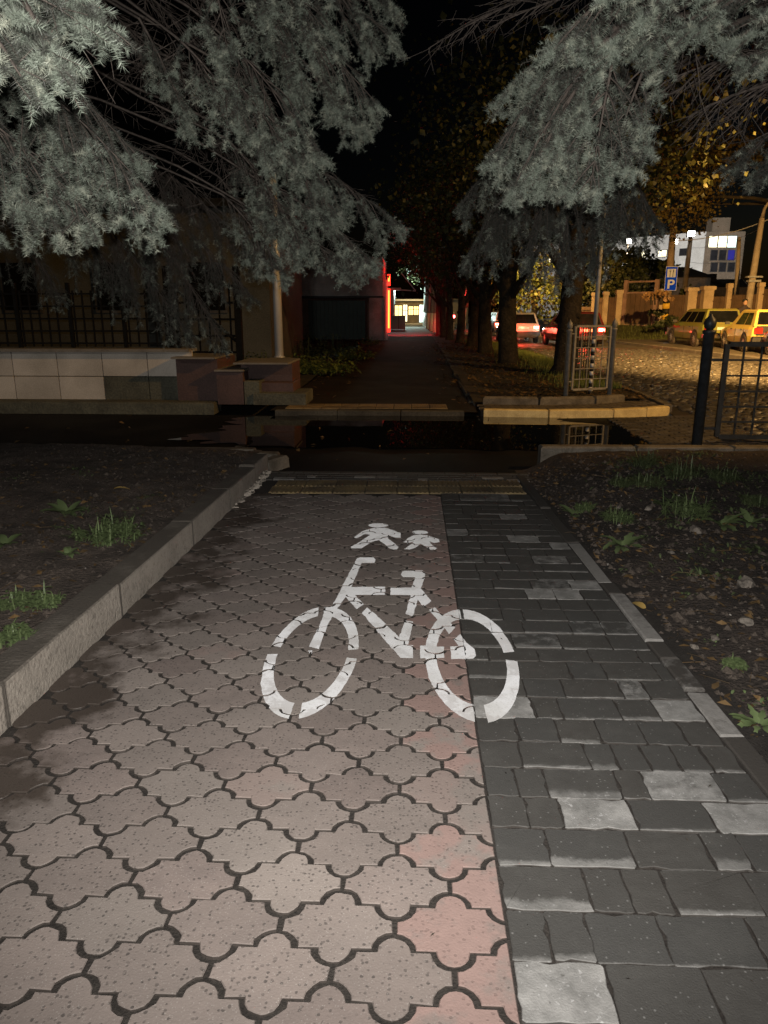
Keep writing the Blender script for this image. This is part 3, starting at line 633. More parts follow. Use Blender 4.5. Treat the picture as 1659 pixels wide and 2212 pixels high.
# ================================================================ beyond the driveway
def zw(x, y): return -.115 + .115*smooth(12, 27, y)
sheet('walkway', -2.35, 1.02, 11.95, 46, 10, 40, lambda x, y: zw(x, y) + .012*fbm(x, y, .9, 2), M['walk'])
M['kerb_dark'] = pm('dark_kerb', (.07, .066, .055), (.035, .033, .028), 3, .9, .6, 40, .01)  # darker stone for the walk and verge kerbs
wk = thing('walk_front_edge', (-.7, 12.2, -.1), None, None); tag(wk, kind='structure')
for i in range(9):
    X = -2.0 + .3*i
    for j in range(2): link('tactile_tile', TM, wk, (X + .7, .16 + .3*j + .008*i, .0 + random.uniform(-.003, .003)), (0, 0, R(1.5)))
for i in range(3): MB().rbox((-1.75 + 1.02*i, 11.96, -.18), (1.01, .13, .17), .012, 0, .004).build('kerb_stone', M['kerb_dark'], wk, w=True)
def zv(x, y): return -.06 + .07*smooth(12, 24, y) + .03*fbm(x, y, .7, 3)
def road_left(y): return 4.2 if y < 18 else 4.2 - .5*smooth(24, 40, y)
sheet('verge', 1.0, 4.2, 12.75, 66, 24, 110, zv, M['verge'], xf=lambda u, v: (1.02 + u*(road_left(12.75 + 53*v) - 1.02 - .08), 12.75 + u*.6*(1-v) + 53*v))
sheet('lawn_strip', -9, -2.3, 13.0, 24, 24, 24, lambda x, y: -.03 + .05*fbm(x, y, .8, 1), M['verge'])
# kerb along the walkway / verge
vk = thing('verge_kerb', (1.02, 20, 0), None, None); tag(vk, kind='structure')
for i in range(26):
    Y = 13.6 + 1.02*i; MB().rbox((1.02, Y, zw(0, Y) - .05 + random.gauss(0, .012)), (.12, 1.0, .18), .02, random.gauss(0, .02), .006).build('kerb_stone', M['kerb_dark'], vk, w=True)
# ---------------------------------------------------------------- the kerbed island on the right
isl = thing('kerbed_island', (2.6, 12.4, -.1), None, None); tag(isl, kind='structure')
def stones(parent, line, name, mat, w, h, ztop, b=.015):
    for (a, b2) in zip(line, line[1:]):
        a, c = Vector((*a, 0)), Vector((*b2, 0)); d = c - a; m = (a + c)/2
        MB().rbox((m.x, m.y, ztop - h/2), (d.length - .012, w, h), b, math.atan2(d.y, d.x), .006).build(name, mat, parent, w=True)
FR = [(1.1, 11.92), (2.12, 11.86), (3.15, 12.0), (3.72, 12.2), (4.16, 12.46)]
stones(isl, FR, 'kerb_stone', M['kerb_yellow'], .15, .3, -.06)
stones(isl, [(4.2, 12.5), (4.25, 13.4), (4.28, 14.4), (4.28, 15.4), (4.26, 16.4), (4.24, 17.4), (4.22, 18.4)], 'kerb_stone', M['kerb_dirty'], .14, .3, -.045)
stones(isl, [(1.16, 12.78), (2.1, 12.72), (3.05, 12.86), (3.62, 13.2)], 'raised_kerb_stone', M['kerb_dirty'], .16, .32, .045, .03)
MB().prism([(1.06, 11.95), (2.1, 11.9), (3.2, 12.04), (4.2, 12.5), (4.24, 15.2), (3.6, 13.25), (3.0, 12.9), (2.1, 12.75), (1.1, 12.8)], -.3, -.083).build('paver_bed', M['joint'], isl, w=True)
M['paver'] = pm('island_paver', (.12, .105, .085), (.075, .065, .055), 9, .7, .4, 90, .005, rnd=.25)
pv = slab_mesh('block_paver', [(-.098, -.048), (.098, -.048), (.098, .048), (-.098, .048)], M['paver'], .004, .004)
def inside(x, y, P):
    c = False
    for i in range(len(P)):
        (x1, y1), (x2, y2) = P[i-1], P[i]
        if (y1 > y) != (y2 > y) and x < (x2-x1)*(y-y1)/(y2-y1) + x1: c = not c
    return c
PB = [(1.12, 12.02), (2.1, 11.96), (3.1, 12.1), (4.1, 12.52), (4.15, 15.0), (3.66, 13.3), (3.0, 12.95), (2.1, 12.62), (1.14, 12.68)]
for r in range(60):
    for k in range(34):
        x = 1.0 + k*.1 + .1*(r % 2)*0; y = 11.9 + .1*r
        if (k + r) % 4 in (0, 2):                       # herringbone
            hz = (k + r) % 4 == 0; X, Y = (x + .05, y) if hz else (x, y + .05)
            if inside(X, Y, PB): link('block_paver', pv, isl, (X - 2.6, Y - 12.4, .1 - .078 + random.gauss(0, .0015)), (random.gauss(0, .006), random.gauss(0, .006), 0 if hz else math.pi/2), (1, 1, 1))
# ---------------------------------------------------------------- road
def zr2(y): return -.15 + .15*smooth(14, 30, y)
def camber(x, y): return zr2(y) + .012*fbm(x, y, .5, 8)
sheet('cobbled_road', 4.2, 12.6, 8.6, 30.4, 24, 60, lambda x, y: camber(x, y) - .03, M['road_base'], keep=lambda x, y: x > 4.25 or y > 12)
cob = bpy.data.objects['cobbled_road']
sheet('road', 3.6, 30, 30.4, 150, 24, 60, lambda x, y: .0 + .01*fbm(x, y, .4, 8) + .004*y*0, M['road'], xf=lambda u, v: ((3.72 if v > .05 else 4.0) + u*26, 30.4 + v*120))
sheet('far_verge', 8, 40, 38, 46, 24, 24, lambda x, y: -.06 + .72*smooth(41, 45, y + .12*(x-12)), M['grassbed'])
def dome(sx, sy, rg):
    n = 8; o = [(sx*math.copysign(abs(math.cos(a))**.55, math.cos(a)), sy*math.copysign(abs(math.sin(a))**.55, math.sin(a))) for a in [2*math.pi*(k+.5)/n for k in range(n)]]
    vs = [(x, y, -.035) for x, y in o] + [(x*.9, y*.88, -.004) for x, y in o] + [(x*.55, y*.5, .006) for x, y in o] + [(0, 0, .008)]
    fs = [(i + k*n, (i+1) % n + k*n, (i+1) % n + (k+1)*n, i + (k+1)*n) for k in (0, 1) for i in range(n)] + [(2*n+i, 2*n+(i+1) % n, 3*n) for i in range(n)]
    return vs, fs
rg = random.Random(11); spots = []
Y = 8.75
while Y < 30.2:
    dy = rg.uniform(.13, .165); x = 4.45 if Y > 12.4 else (4.5 + .35*(12.4 - Y)*0 + rg.uniform(0, .1))
    x += rg.uniform(0, .12)
    while x < 12.4:
        w = rg.uniform(.17, .27)
        if not (Y > 22.5 and x > 9.9): spots.append((x + w/2, Y + rg.gauss(0, .012), w/2 - .009, dy/2 - .008))
        x += w
    Y += dy
def seen(s):                                           # stones inside the picture come first
    q = math.atan2(s[0], s[1]); return -.02 < q + YAW < .455
spots.sort(key=lambda s: (not seen(s), s[1]))
VAR = []
for k in range(6):
    v, f = dome(1, 1, rg); v = [(x*(1 + rg.gauss(0, .05)), y*(1 + rg.gauss(0, .07)), z + rg.gauss(0, .001)) for x, y, z in v]
    VAR.append((v, f, MB().add(v, f).mesh('cobblestone', M['cobble'], False)))
for (x, y, w, d) in spots[:300]:
    o = link('cobblestone', rg.choice(VAR)[2], cob, (x, y, camber(x, y) + rg.gauss(0, .006)), (rg.gauss(0, .05), rg.gauss(0, .05), rg.gauss(0, .05)), (w, d, 1))
VV = []; TT = []; n0 = 0
for (x, y, w, d) in spots[300:]:
    v, f, _ = rg.choice(VAR); a = np.array(v)*[w, d, 1]; a[:, 2] += a[:, 0]*rg.gauss(0, .05) + a[:, 1]*rg.gauss(0, .06); a += [x, y, camber(x, y) + rg.gauss(0, .006)]
    VV.append(a); TT += [t for q in f for t in ((q[0]+n0, q[1]+n0, q[2]+n0),) + (((q[0]+n0, q[2]+n0, q[3]+n0),) if len(q) == 4 else ())]; n0 += len(v)
tag(link('cobblestones', tri_mesh('cobblestones', np.concatenate(VV), np.array(TT), M['cobble']), cob), kind='stuff')
# parking bay with its kerb
bay = sheet('parking_bay', 9.3, 16, 22.4, 37.5, 10, 16, lambda x, y: .1, M['road'], xf=lambda u, v: (10.35 - 1.15*v + u*5.6, 22.4 + 14.4*v))
pk = thing('parking_kerb', (9.8, 29, 0), None, None); tag(pk, kind='structure')
for i in range(15):
    a, b = (10.38 - 1.15*i/15, 22.4 + 14.4*i/15), (10.38 - 1.15*(i+1)/15, 22.4 + 14.4*(i+1)/15)
    stones(pk, [a, b], 'kerb_stone', M['kerb'], .18, .28, .115, .02)
for i in range(5): stones(pk, [(10.38 + i*1.1, 22.4 - .0*i), (11.46 + i*1.1, 22.4)], 'kerb_stone', M['kerb'], .18, .28, .115, .02)
# ---------------------------------------------------------------- railings
def rail_panel(parent, x0, z0, x1, z1, nx, nz, mat, fr=.05, bar=.018, names=('upright_bar', 'cross_bar')):   # in the parent's xz plane
    for x in (x0, x1): MB().box((x, 0, (z0+z1)/2), (fr, fr*.8, z1-z0)).build('frame_post', mat, parent)
    for z in (z0, z1): MB().box(((x0+x1)/2, 0, z), (x1-x0-fr, fr*.78, fr)).build('frame_rail', mat, parent)
    for i in range(1, nx): MB().box((x0 + (x1-x0)*i/nx, .004, (z0+z1)/2), (bar, bar*.7, z1-z0-fr)).build(names[0], mat, parent)
    for j in range(1, nz): MB().box(((x0+x1)/2, -.012, z0 + (z1-z0)*j/nz), (x1-x0-fr, bar*.7, bar)).build(names[1], mat, parent)
def ball_post(parent, x, h, r, mat, y=0):
    MB().lathe([(r, 0), (r, h*.86), (r*1.25, h*.865), (r*1.25, h*.885), (r*.8, h*.89)], (x, y, 0), 14).build('post', mat, parent, True)
    MB().lathe([(r*.5, h*.885), (r*1.0, h*.91), (r*1.15, h*.94), (r*.9, h*.97), (r*.35, h*.99), (r*.3, h*1.0), (0, h*1.01)], (x, y, 0), 14).build('finial', mat, parent, True)
p = at(1505, 960, 8.95)
g = thing('railing', (p.x, p.y, -.12), 'dark iron railing panel and round post with ball finial at the right picture edge', 'railing', 'iron railings by the driveway', R(-1))
ball_post(g, 0, 1.53, .062, M['fence'])
rail_panel(g, .22, .12, 1.83, 1.2, 8, 6, M['fence'], .055, .022)
for z in (.22, 1.02): MB().box((.13, 0, z), (.16, .03, .03)).build('bracket', M['fence'], g)
ball_post(g, 2.03, 1.53, .062, M['fence'])
p = at(1222, 850, 12.95)
g = thing('railing', (p.x, p.y, -.02), 'weathered grey iron railing corner standing on the kerbed island', 'railing', 'iron railings by the driveway', R(24))
ball_post(g, 0, 1.32, .042, M['fence_grey']); ball_post(g, .92, 1.34, .042, M['fence_grey'])
rail_panel(g, .12, .16, .84, 1.22, 5, 6, M['fence_grey'], .035, .014)
for z in (.3, 1.1): MB().box((.06, 0, z), (.1, .02, .02)).build('bracket', M['fence_grey'], g)
side = MB()
for i in range(13): side.box((.85 + .055*i, 1.3, .72), (.014, .012, 1.06))
for j in range(7): side.box((1.18, 1.29, .2 + .17*j), (.76, .012, .014))
tag(side.build('rear_grille', M['fence'], g), 'darker close barred panel behind the front grid')
# striped slim pole
p = at(1276, 835, 14.0); q = at(1290, 545, 14.0)
g = thing('sign_pole', (p.x, p.y, -.05), 'slim grey pole with white and black banded foot behind the island railing', 'pole')
MB().tube([(0, 0, 1.0), (.0, 0, 3.6)], .04, 10).build('upper_tube', M['galv_dull'], g, True)
for i in range(14): MB().tube([(0, 0, .0715*i), (0, 0, .0715*(i+1))], .042, 10).build('painted_band', M['white' if i % 2 else 'black'], g, True)
# bright pole on its concrete foot at the left
p = on(605, 815, -.1)
g = thing('lamp_post', (p.x, p.y, -.05), 'shiny galvanised steel post on a square concrete foot, among the weeds at left', 'post')
MB().rbox((0.05, -.1, .18), (.5, .5, .5), .03, .05, .01).build('concrete_foot', M['kerb_dirty'], g)
MB().tube([(0, 0, .4), (-.0, 0, 2.6), (-.01, 0, 4.5)], [.105, .095, .085], 16).build('shaft', M['galv'], g, True)
MB().lathe([(.14, .4), (.14, .44), (.11, .45)], (0, 0, 0), 14).build('flange', M['galv'], g, True)
# ---------------------------------------------------------------- leaves for crowns, hedges and shrubs
def leaf_cloud(name, pts, size, mat, rs=.35, seed=0):
    rgn = np.random.default_rng(seed); n = len(pts); P = np.asarray(pts, float)
    d = rgn.normal(size=(n, 3)); d /= np.linalg.norm(d, axis=1)[:, None]; e = rgn.normal(size=(n, 3)); e -= (e*d).sum(1)[:, None]*d; e /= np.linalg.norm(e, axis=1)[:, None]
    s = size*(1 + rs*rgn.normal(size=(n, 1)).clip(-1.5, 2)); up = np.cross(d, e)*s*.12
    V = np.stack([P - d*s*.5, P + e*s*.36 + up, P + d*s*.5, P - e*s*.36 + up], 1).reshape(-1, 3)
    i = np.arange(n)[:, None]*4; T = np.concatenate([i + [0, 1, 3], i + [1, 2, 3]], 0)
    return tri_mesh(name, V, T, mat)
def clumps(c, r, nc, per, rgn, cr=.33, squash=.85, low=-1):
    out = []
    for _ in range(nc):
        d = rgn.normal(size=3); d /= np.linalg.norm(d); d[2] = max(d[2], low)
        k = rgn.uniform(.35, 1)**.5; q = np.array(c) + d*np.array(r)*k
        out.append(q + rgn.normal(size=(per, 3))*np.array(r)*cr*np.array([.6, .6, .45])*rgn.uniform(.5, 1.1))
    return np.concatenate(out)
def round_tree(name, base, h, r, trunk_r, label, group, leaves=6000, mats=('leaf',), lean=(0, 0), fork=.36, seed=0, size=.11, cat='tree', low=.3, flare=1.35):
    rgn = np.random.default_rng(seed); rg = random.Random(seed)
    g = thing(name, base, label, cat, group)
    zt = h*fork; tp = [Vector((lean[0]*t + .06*math.sin(3*t + seed), lean[1]*t, zt*t)) for t in (0, .08, .3, .6, .85, 1)]
    tr = MB().tube(tp, [trunk_r*flare, trunk_r*1.08, trunk_r, trunk_r*.92, trunk_r*.88, trunk_r*.95], 12)
    for k in range(6):                                  # limbs
        a = k*1.05 + rg.uniform(-.3, .3); o = tp[rg.choice((3, 4, 5, 5))]
        e = Vector((math.cos(a)*r*.65, math.sin(a)*r*.65, zt*.25 + h*.4*rg.uniform(.5, 1)))
        tr.tube([o, o + e*.45 + Vector((0, 0, -.1*h*rg.random()*.4)), o + e], [trunk_r*.5, trunk_r*.28, trunk_r*.08], 6)
    for _ in range(5):                                  # burrs
        a = rg.uniform(0, 6.28); z = rg.uniform(.2, .9); o = Vector((lean[0]*z, lean[1]*z, zt*z)) + Vector((math.cos(a), math.sin(a), 0))*trunk_r*.85
        tr.tube([o - Vector((math.cos(a), math.sin(a), .3))*.05, o + Vector((math.cos(a)*.08, math.sin(a)*.08, .06))*trunk_r*3], [trunk_r*.4, trunk_r*.12], 6)
    tr.build('trunk', M['bark'], g, True)
    c = (lean[0]*1.1, lean[1]*1.1, h*(1+low)/2); rr = (r, r, h*(1-low)/2*1.05)
    for i, m in enumerate(mats):
        nn = leaves//len(mats); P = clumps(c, rr, max(8, nn//45), 45, rgn)
        P = P[P[:, 2] > h*low*.8]
        link('crown', leaf_cloud('crown', P, size, M[m], seed=seed + i), g)
    return g
TG = 'street trees in the row along the verge'
rows = [((1215, 812), -.05, .2, 7.5, 'nearest thick leaning trunk behind the island railing', (.25, 0), .62), ((1100, 788), -.03, .2, 8, 'second trunk of the row with a bend and ringed foot', (-.12, 0), .5),
        ((1052, 762), 0, .2, 8, 'third trunk of the row with a slight lean to the left', (-.2, 0), .45), ((1022, 750), 0, .2, 8, 'fourth trunk standing close behind the third', (.0, 0), .45),
        ((993, 741), 0, .22, 8, 'fifth trunk directly left of the red traffic light', (0, 0), .45), ((969, 734), 0, .22, 8, 'sixth trunk just left of the low second red light', (0, 0), .45),
        ((957, 729), 0, .22, 8, 'seventh trunk far down the row beside the lit path', (0, 0), .42), ((949, 726), 0, .22, 8, 'last dark trunk at the far end of the row', (0, 0), .42)]
for i, ((x, y), z, tr_, h, lab, ln, fk) in enumerate(rows):
    p = on(x, y, z); rot = Vector((p.x, p.y, z - .02))
    round_tree('street_tree', rot, h, 3.0 if i < 3 else 2.7, [.27, .26, .24, .21, .19, .19, .19, .19][i], lab, TG, [5200, 5200, 3800, 2600, 2200, 1800, 1500, 1200][i], ('leaf',), ln, [.45, .36, .34, .33, .33, .33, .33, .33][i], 40+i, .12, low=[.48, .34, .31, .3, .29, .28, .28, .28][i], flare=1.6 if i == 0 else 1.35)
# grass and litter on the verge
def onv(r): y = 13.2 + r.random()**1.4*22; return r.uniform(1.2, road_left(y)), y, zv(0, y) + .02
litter('walk_leaf_litter', 420, lambda r: (lambda x, y: (x, y, zw(x, y) + .012))(r.choice((-2.2, .95)) + r.gauss(0, .35), r.uniform(12.8, 34)), M['litter'], (.03, .07), 36)
litter('verge_leaf_litter', 2600, onv, M['litter'], (.03, .07), 31)
def blades(name, n, fx, hh, mat, seed):
    rg = random.Random(seed); V = []; T = []
    for k in range(n):
        x, y, z = fx(rg); a = rg.uniform(0, 6.28); w = .006; h = hh*rg.uniform(.4, 1); l = h*rg.uniform(0, .6)
        V += [(x - w*math.cos(a), y - w*math.sin(a), z), (x + w*math.cos(a), y + w*math.sin(a), z), (x + l*math.cos(a+1), y + l*math.sin(a+1), z + h)]; T.append((3*k, 3*k+1, 3*k+2))
    return tag(link(name, tri_mesh(name, np.array(V), np.array(T), mat)), kind='stuff')
def ong(r): y = 15 + r.random()**1.3*24; return road_left(y) - .1 - abs(r.gauss(0, .5)), y, zv(0, y)
blades('verge_grass', 11000, ong, .16, M['lush'], 33)
blades('far_grass', 5000, lambda r: (lambda x, y: (x, y, -.06 + .72*smooth(41, 45, y + .12*(x-12))))(r.uniform(8.5, 26), r.uniform(40, 45.5)), .3, M['lush'], 34)
# ---------------------------------------------------------------- weeds at the left foot of the wall and along the walk
GP = 'bushy plants between the post and the walk'
def plant(name, base, r, h, n, mat, label, seed, leaf=.12, group=GP, cat='plant'):
    rg = random.Random(seed); g = thing(name, base, label, cat, group); mb = MB()
    for k in range(n):
        a = rg.uniform(0, 6.28); q = r*rg.random()**.5; hh = h*rg.uniform(.35, 1)*(1 - .5*q/r); d = Vector((math.cos(a)*.5*q/r, math.sin(a)*.5*q/r, 1))
        o = Vector((q*math.cos(a), q*math.sin(a), 0))
        for j in range(4):
            t = .25 + .75*j/3; b = rg.uniform(0, 6.28)
            leaf_strip(mb, o + d*hh*t, (math.cos(b), math.sin(b), rg.uniform(.0, .8)), leaf*rg.uniform(.7, 1.4), leaf*.17, rg.uniform(.5, 1.4), 3)
    tag(mb.build('foliage', M[mat], g), kind='stuff')
    st = MB()
    for k in range(8): a = rg.uniform(0, 6.28); q = r*.5*rg.random(); st.tube([(q*math.cos(a), q*math.sin(a), -.03), (q*1.3*math.cos(a), q*1.3*math.sin(a), h*.8)], [.008, .004], 4)
    st.build('stems', M['weed_d'], g); return g
for i, (x, y, r, h, n, mt, lab, lf) in enumerate((
    (700, 805, .75, .55, 90, 'lush', 'brightest bushy long leaved plant nearest the walk', .2), (650, 800, .6, .5, 60, 'lush', 'leafy plant close to the right of the concrete foot', .18),
    (760, 775, .7, .5, 60, 'lush', 'yellowish plant overhanging the walk edge in front of the green gate', .17), (560, 800, .7, .6, 60, 'weed_d', 'dim leafy plant to the left of the bright post', .16),
    (660, 770, .9, .8, 80, 'weed_d', 'dark bushy plant behind the bright long leaved plant', .16), (720, 765, .8, .9, 70, 'weed_d', 'tall dark plant with thin stalks before the gate', .15),
    (795, 745, .5, .5, 40, 'lush', 'small plant by the worn wall pillar', .14), (620, 745, 1.0, 1.3, 90, 'leaf_dark', 'dark shrub right behind the bright post', .14))):
    p = on(x, y, -.02); plant('bushy_plant', (p.x, p.y, -.04), r, h, n, mt, lab, 60+i, lf)
# ---------------------------------------------------------------- low panelled wall, fence and steps at the left
M['panel'] = pm('pale_wall_panel', (.5, .46, .41), (.36, .33, .29), 1.6, .75, .3, 60, .006, rnd=.08)
M['brown_panel'] = pm('red_brown_panel', (.09, .05, .043), (.06, .034, .03), 2, .6, .3, 60, .006, rnd=.2)
M['mould'] = pm('mouldy_plinth', (.1, .1, .075), (.05, .05, .04), 2, .9, .6, 30, .02)
p = on(270, 868, -.1); WY = p.y
g = thing('low_wall', (-6, WY, -.1), 'long low wall clad with pale square panels below the iron fence', 'wall')
MB().box((-1.9, .22, .4), (8.0, .36, .86)).build('core', M['mould'], g)
for i in range(10):
    for j in range(2):
        x = 1.75 - .8*i; zz = .2 + .45*j
        o = MB().rbox((0, 0, 0), (.785, .05, .435), .008).build('wall_panel', M['panel'] if j or i > 1 else M['mould'], g); o.location = (x - .0, .0, zz + .02)
MB().rbox((-1.9, .12, .895), (8.05, .5, .05), .01).build('coping', M['kerb'], g)
MB().rbox((-1.6, -.25, -.05), (8.4, .5, .2), .02, 0, .01).build('footing', M['mould'], g)
g2 = thing('steps', (-3.4, WY, -.1), 'red brown clad steps and side blocks at the right end of the low wall', 'steps')
for (x, y, z, w, d, h, mt) in ((-.35, .5, .38, .72, 1.3, .76, 'brown_panel'), (.25, .35, .28, .45, 1.3, .56, 'brown_panel'), (.62, .3, .2, .26, 1.2, .4, 'mould'), (.8, .6, .34, .9, .9, .68, 'brown_panel'), (1.1, .1, .1, .9, .9, .2, 'mould'), (1.0, .3, .18, .6, .8, .36, 'brown_panel')):
    MB().rbox((x, y, z), (w, d, h), .015).build('clad_block', M[mt], g2)
for (x, z, w) in ((-.35, .78, .76), (.25, .575, .5), (.8, .695, .94)): MB().rbox((x, .3, z), (w, 1.3, .03), .008).build('cap_slab', M['kerb'], g2)
g = thing('iron_fence', (-6, WY + .25, .8), 'black iron lattice fence standing on the low wall', 'fence')
for i in range(9): MB().box((1.85 - .95*i, 0, .55), (.06, .06, 1.15)).build('post', M['black_iron'], g)
for i in range(8):
    a = .9 - .95*i
    for k in range(5): MB().box((a + .16*(k+.5), 0, .52), (.028, .02, .95)).build('upright_bar', M['black_iron'], g)
for j in range(5): MB().box((-1.95, .012, .1 + .21*j), (7.6, .02, .028)).build('cross_bar', M['black_iron'], g)
gt = thing('iron_gate', (-4.6, WY + 1.2, .0), 'taller black iron gate with a slanting brace behind the steps', 'gate')
for x in (0, 1.3): MB().box((x, 0, 1.1), (.12, .12, 2.3)).build('gate_post', M['black_iron'], gt)
for j in range(6): MB().box((.65, .01, .4 + .3*j), (1.2, .025, .04)).build('cross_bar', M['black_iron'], gt)
for k in range(6): MB().box((.15 + .2*k, 0, 1.15), (.03, .025, 1.6)).build('upright_bar', M['black_iron'], gt)
MB().tube([(.1, -.02, 1.9), (1.25, -.02, .9)], .03, 6).build('brace', M['black_iron'], gt)
M['plaster_pale'] = pm('pale_house_plaster', (.085, .088, .08), (.055, .058, .052), 1.2, .85, .3, 30, .01)
M['plaster_red'] = pm('reddish_plaster', (.22, .12, .09), (.14, .08, .06), 1, .85, .3, 30, .01)
M['plaster_grey'] = pm('stained_plaster', (.36, .34, .32), (.16, .15, .14), .9, .85, .5, 25, .015)
M['glass'] = pm('dark_window_glass', (.01, .011, .012), None, 5, .08, 0); M['frame'] = pm('window_frame', (.08, .075, .07), None, 9, .6, .1)
h = thing('house', (-9.5, 21, 0), 'pale plastered house half hidden behind the left spruce and the lattice fence', 'house')
MB().box((0, 3, 2), (11, 6, 4.2)).build('wall', M['plaster_pale'], h)
for i in range(4):
    w = MB().box((-4 + 2.6*i, -.02, 2.1), (1.1, .1, 1.4)).build('window', M['frame'], h); MB().box((-4 + 2.6*i, -.08, 2.1), (.95, .03, 1.25)).build('pane', M['glass'], w)
MB().prism([(-5.8, -.4), (5.8, -.4), (5.8, 6.4), (-5.8, 6.4)], 4.1, 4.3).build('roof', M['black'], h)
# ---------------------------------------------------------------- shop building with the red tube on its corner
M['gate_green'] = pm('dark_green_gate', (.035, .055, .045), (.022, .035, .03), 3, .6, .3, 40, .01)
a = at(835, 730, 38.5)
b = thing('corner_shop', (a.x - .06, 38.5, 0), 'low stained building with an overhanging upper band beside the walk', 'building')
MB().box((-3.6, 2.6, 3.1), (6.9, 5.0, 1.85)).build('upper_band', M['plaster_grey'], b)
MB().box((-3.6, 3.6, 1.09), (6.9, 3.0, 2.18)).build('lower_wall', M['plaster_red'], b)
MB().rbox((-3.6, 2.5, 2.135), (7.0, 5.15, .08), .01).build('ledge', M['black'], b)
MB().box((-.45, .6, 1.05), (.75, 1.0, 2.08)).build('corner_pillar', M['plaster_grey'], b)
MB().rbox((.06, .1, 1.5), (.1, .34, 2.9), .01).build('corner_trim', M['white'], b)
q = MB()
for i in range(14): q.rbox((-3.9 + .21*i, .9, 1.0), (.2, .06, 1.95), .01)
tag(q.build('metal_gate', M['gate_green'], b), 'dark green boarded gate under the overhang')
for i in range(3): MB().box((-6.4 + .5*i, .07, 2.5), (.08, .06, .7)).build('pipe', M['galv_dull'], b)
b2 = thing('red_house', (a.x - 9.6, 36.5, 0), 'reddish plastered house seen between the bright post and the stained building', 'house')
MB().box((-.8, 3, 2.3), (6.2, 6, 4.6)).build('wall', M['plaster_red'], b2)
MB().add([(-4.3, -.5, 4.5), (2.7, -.5, 4.5), (2.7, 6.5, 4.5), (-4.3, 6.5, 4.5), (-4.3, 3, 6.2), (2.7, 3, 6.2)], [(0, 1, 5, 4), (2, 3, 4, 5), (1, 2, 5), (3, 0, 4), (3, 2, 1, 0)]).build('roof', pm('roof_tiles', (.2, .09, .06), None, 4, .8, .4, 20, .03), b2)
w = MB().box((1.35, -.02, 2.2), (.32, .1, 2.6)).build('lit_strip_window', M['frame'], b2); MB().box((1.35, -.09, 2.2), (.24, .03, 2.5)).build('pane', pm('yellow_blind', (.55, .42, .16), None, 4, .6, .1), w)
M['tube_red'] = emit('red_tube', (1, .03, .015), 3); M['tube_core'] = emit('orange_tube_core', (1, .28, .04), 4)
t = thing('light_tube', (a.x + .12, 38.35, 0), 'glowing red light tube in two lengths on the building corner', 'light')
for z0, z1 in ((.42, 2.52), (2.66, 3.2)):
    MB().tube([(0, 0, z0), (0, 0, z1)], .075, 8).build('red_tube', M['tube_red'], t, True)
    MB().tube([(0, -.045, z0 + .2), (0, -.045, z1 - .08)], .045, 8).build('hot_core', M['tube_core'], t, True)
br = thing('wall_bracket', (a.x + .2, 38.6, 2.5), 'thin triangular metal bracket sticking out beside the red tube', 'bracket')
MB().tube([(0, 0, 0), (1.25, 0, -.08)], .03, 6).tube([(.55, 0, .75), (1.25, 0, -.08)], .03, 6).build('arm', M['galv_dull'], br)
lamp('light_tube_glow', 'SPOT', (a.x + .7, 42.5, 2.9), 3000, (1, .02, .03), .3, (-.2, 46.8, 0), 56, .6)
lamp('light_tube_glow', 'POINT', (a.x + .45, 41.4, 3.7), 90, (1, .02, .02), .2)
# ================================================================ cars
M['tyre'] = pm('tyre_rubber', (.05, .045, .04), (.1, .085, .07), 12, .9, .3, coord='obj'); M['rim'] = pm('wheel_rim', (.55, .53, .5), None, 9, .4, .1, coord='obj', metal=.6)
M['bumper'] = pm('black_bumper', (.03, .03, .03), None, 9, .6, .2, coord='obj'); M['plate'] = pm('white_plate', (.75, .75, .72), None, 9, .5, .1, coord='obj')
M['chrome'] = pm('chrome', (.8, .8, .8), None, 9, .2, 0, metal=1, coord='obj')
M['tail_off'] = pm('red_lamp_lens', (.35, .02, .015), None, 9, .3, 0, coord='obj')
M['tail_on'] = emit('lit_tail_lamp', (1, .05, .03), 20); M['tail_hot'] = emit('lit_tail_lamp_core', (1, .45, .3), 30); M['amber'] = pm('amber_lens', (.6, .2, .02), None, 9, .3, 0, coord='obj'); M['head_on'] = emit('lit_head_lamp', (1, .93, .8), 30)
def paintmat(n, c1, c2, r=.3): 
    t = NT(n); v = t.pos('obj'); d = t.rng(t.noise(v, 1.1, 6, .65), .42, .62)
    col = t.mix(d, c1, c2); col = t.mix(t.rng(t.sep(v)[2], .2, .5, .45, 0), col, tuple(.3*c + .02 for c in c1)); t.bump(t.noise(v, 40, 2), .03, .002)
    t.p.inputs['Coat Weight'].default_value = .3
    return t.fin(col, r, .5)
CARP = {'green': paintmat('olive_car_paint', (.17, .2, .03), (.2, .17, .045), .4), 'yellow': paintmat('yellow_car_paint', (.78, .62, .16), (.72, .55, .13), .35),
        'red': paintmat('red_car_paint', (.4, .03, .02), (.35, .03, .02), .3), 'maroon': paintmat('maroon_car_paint', (.07, .008, .008), (.05, .006, .006), .3), 'silver': paintmat('silver_car_paint', (.42, .42, .41), (.36, .36, .35), .35)}
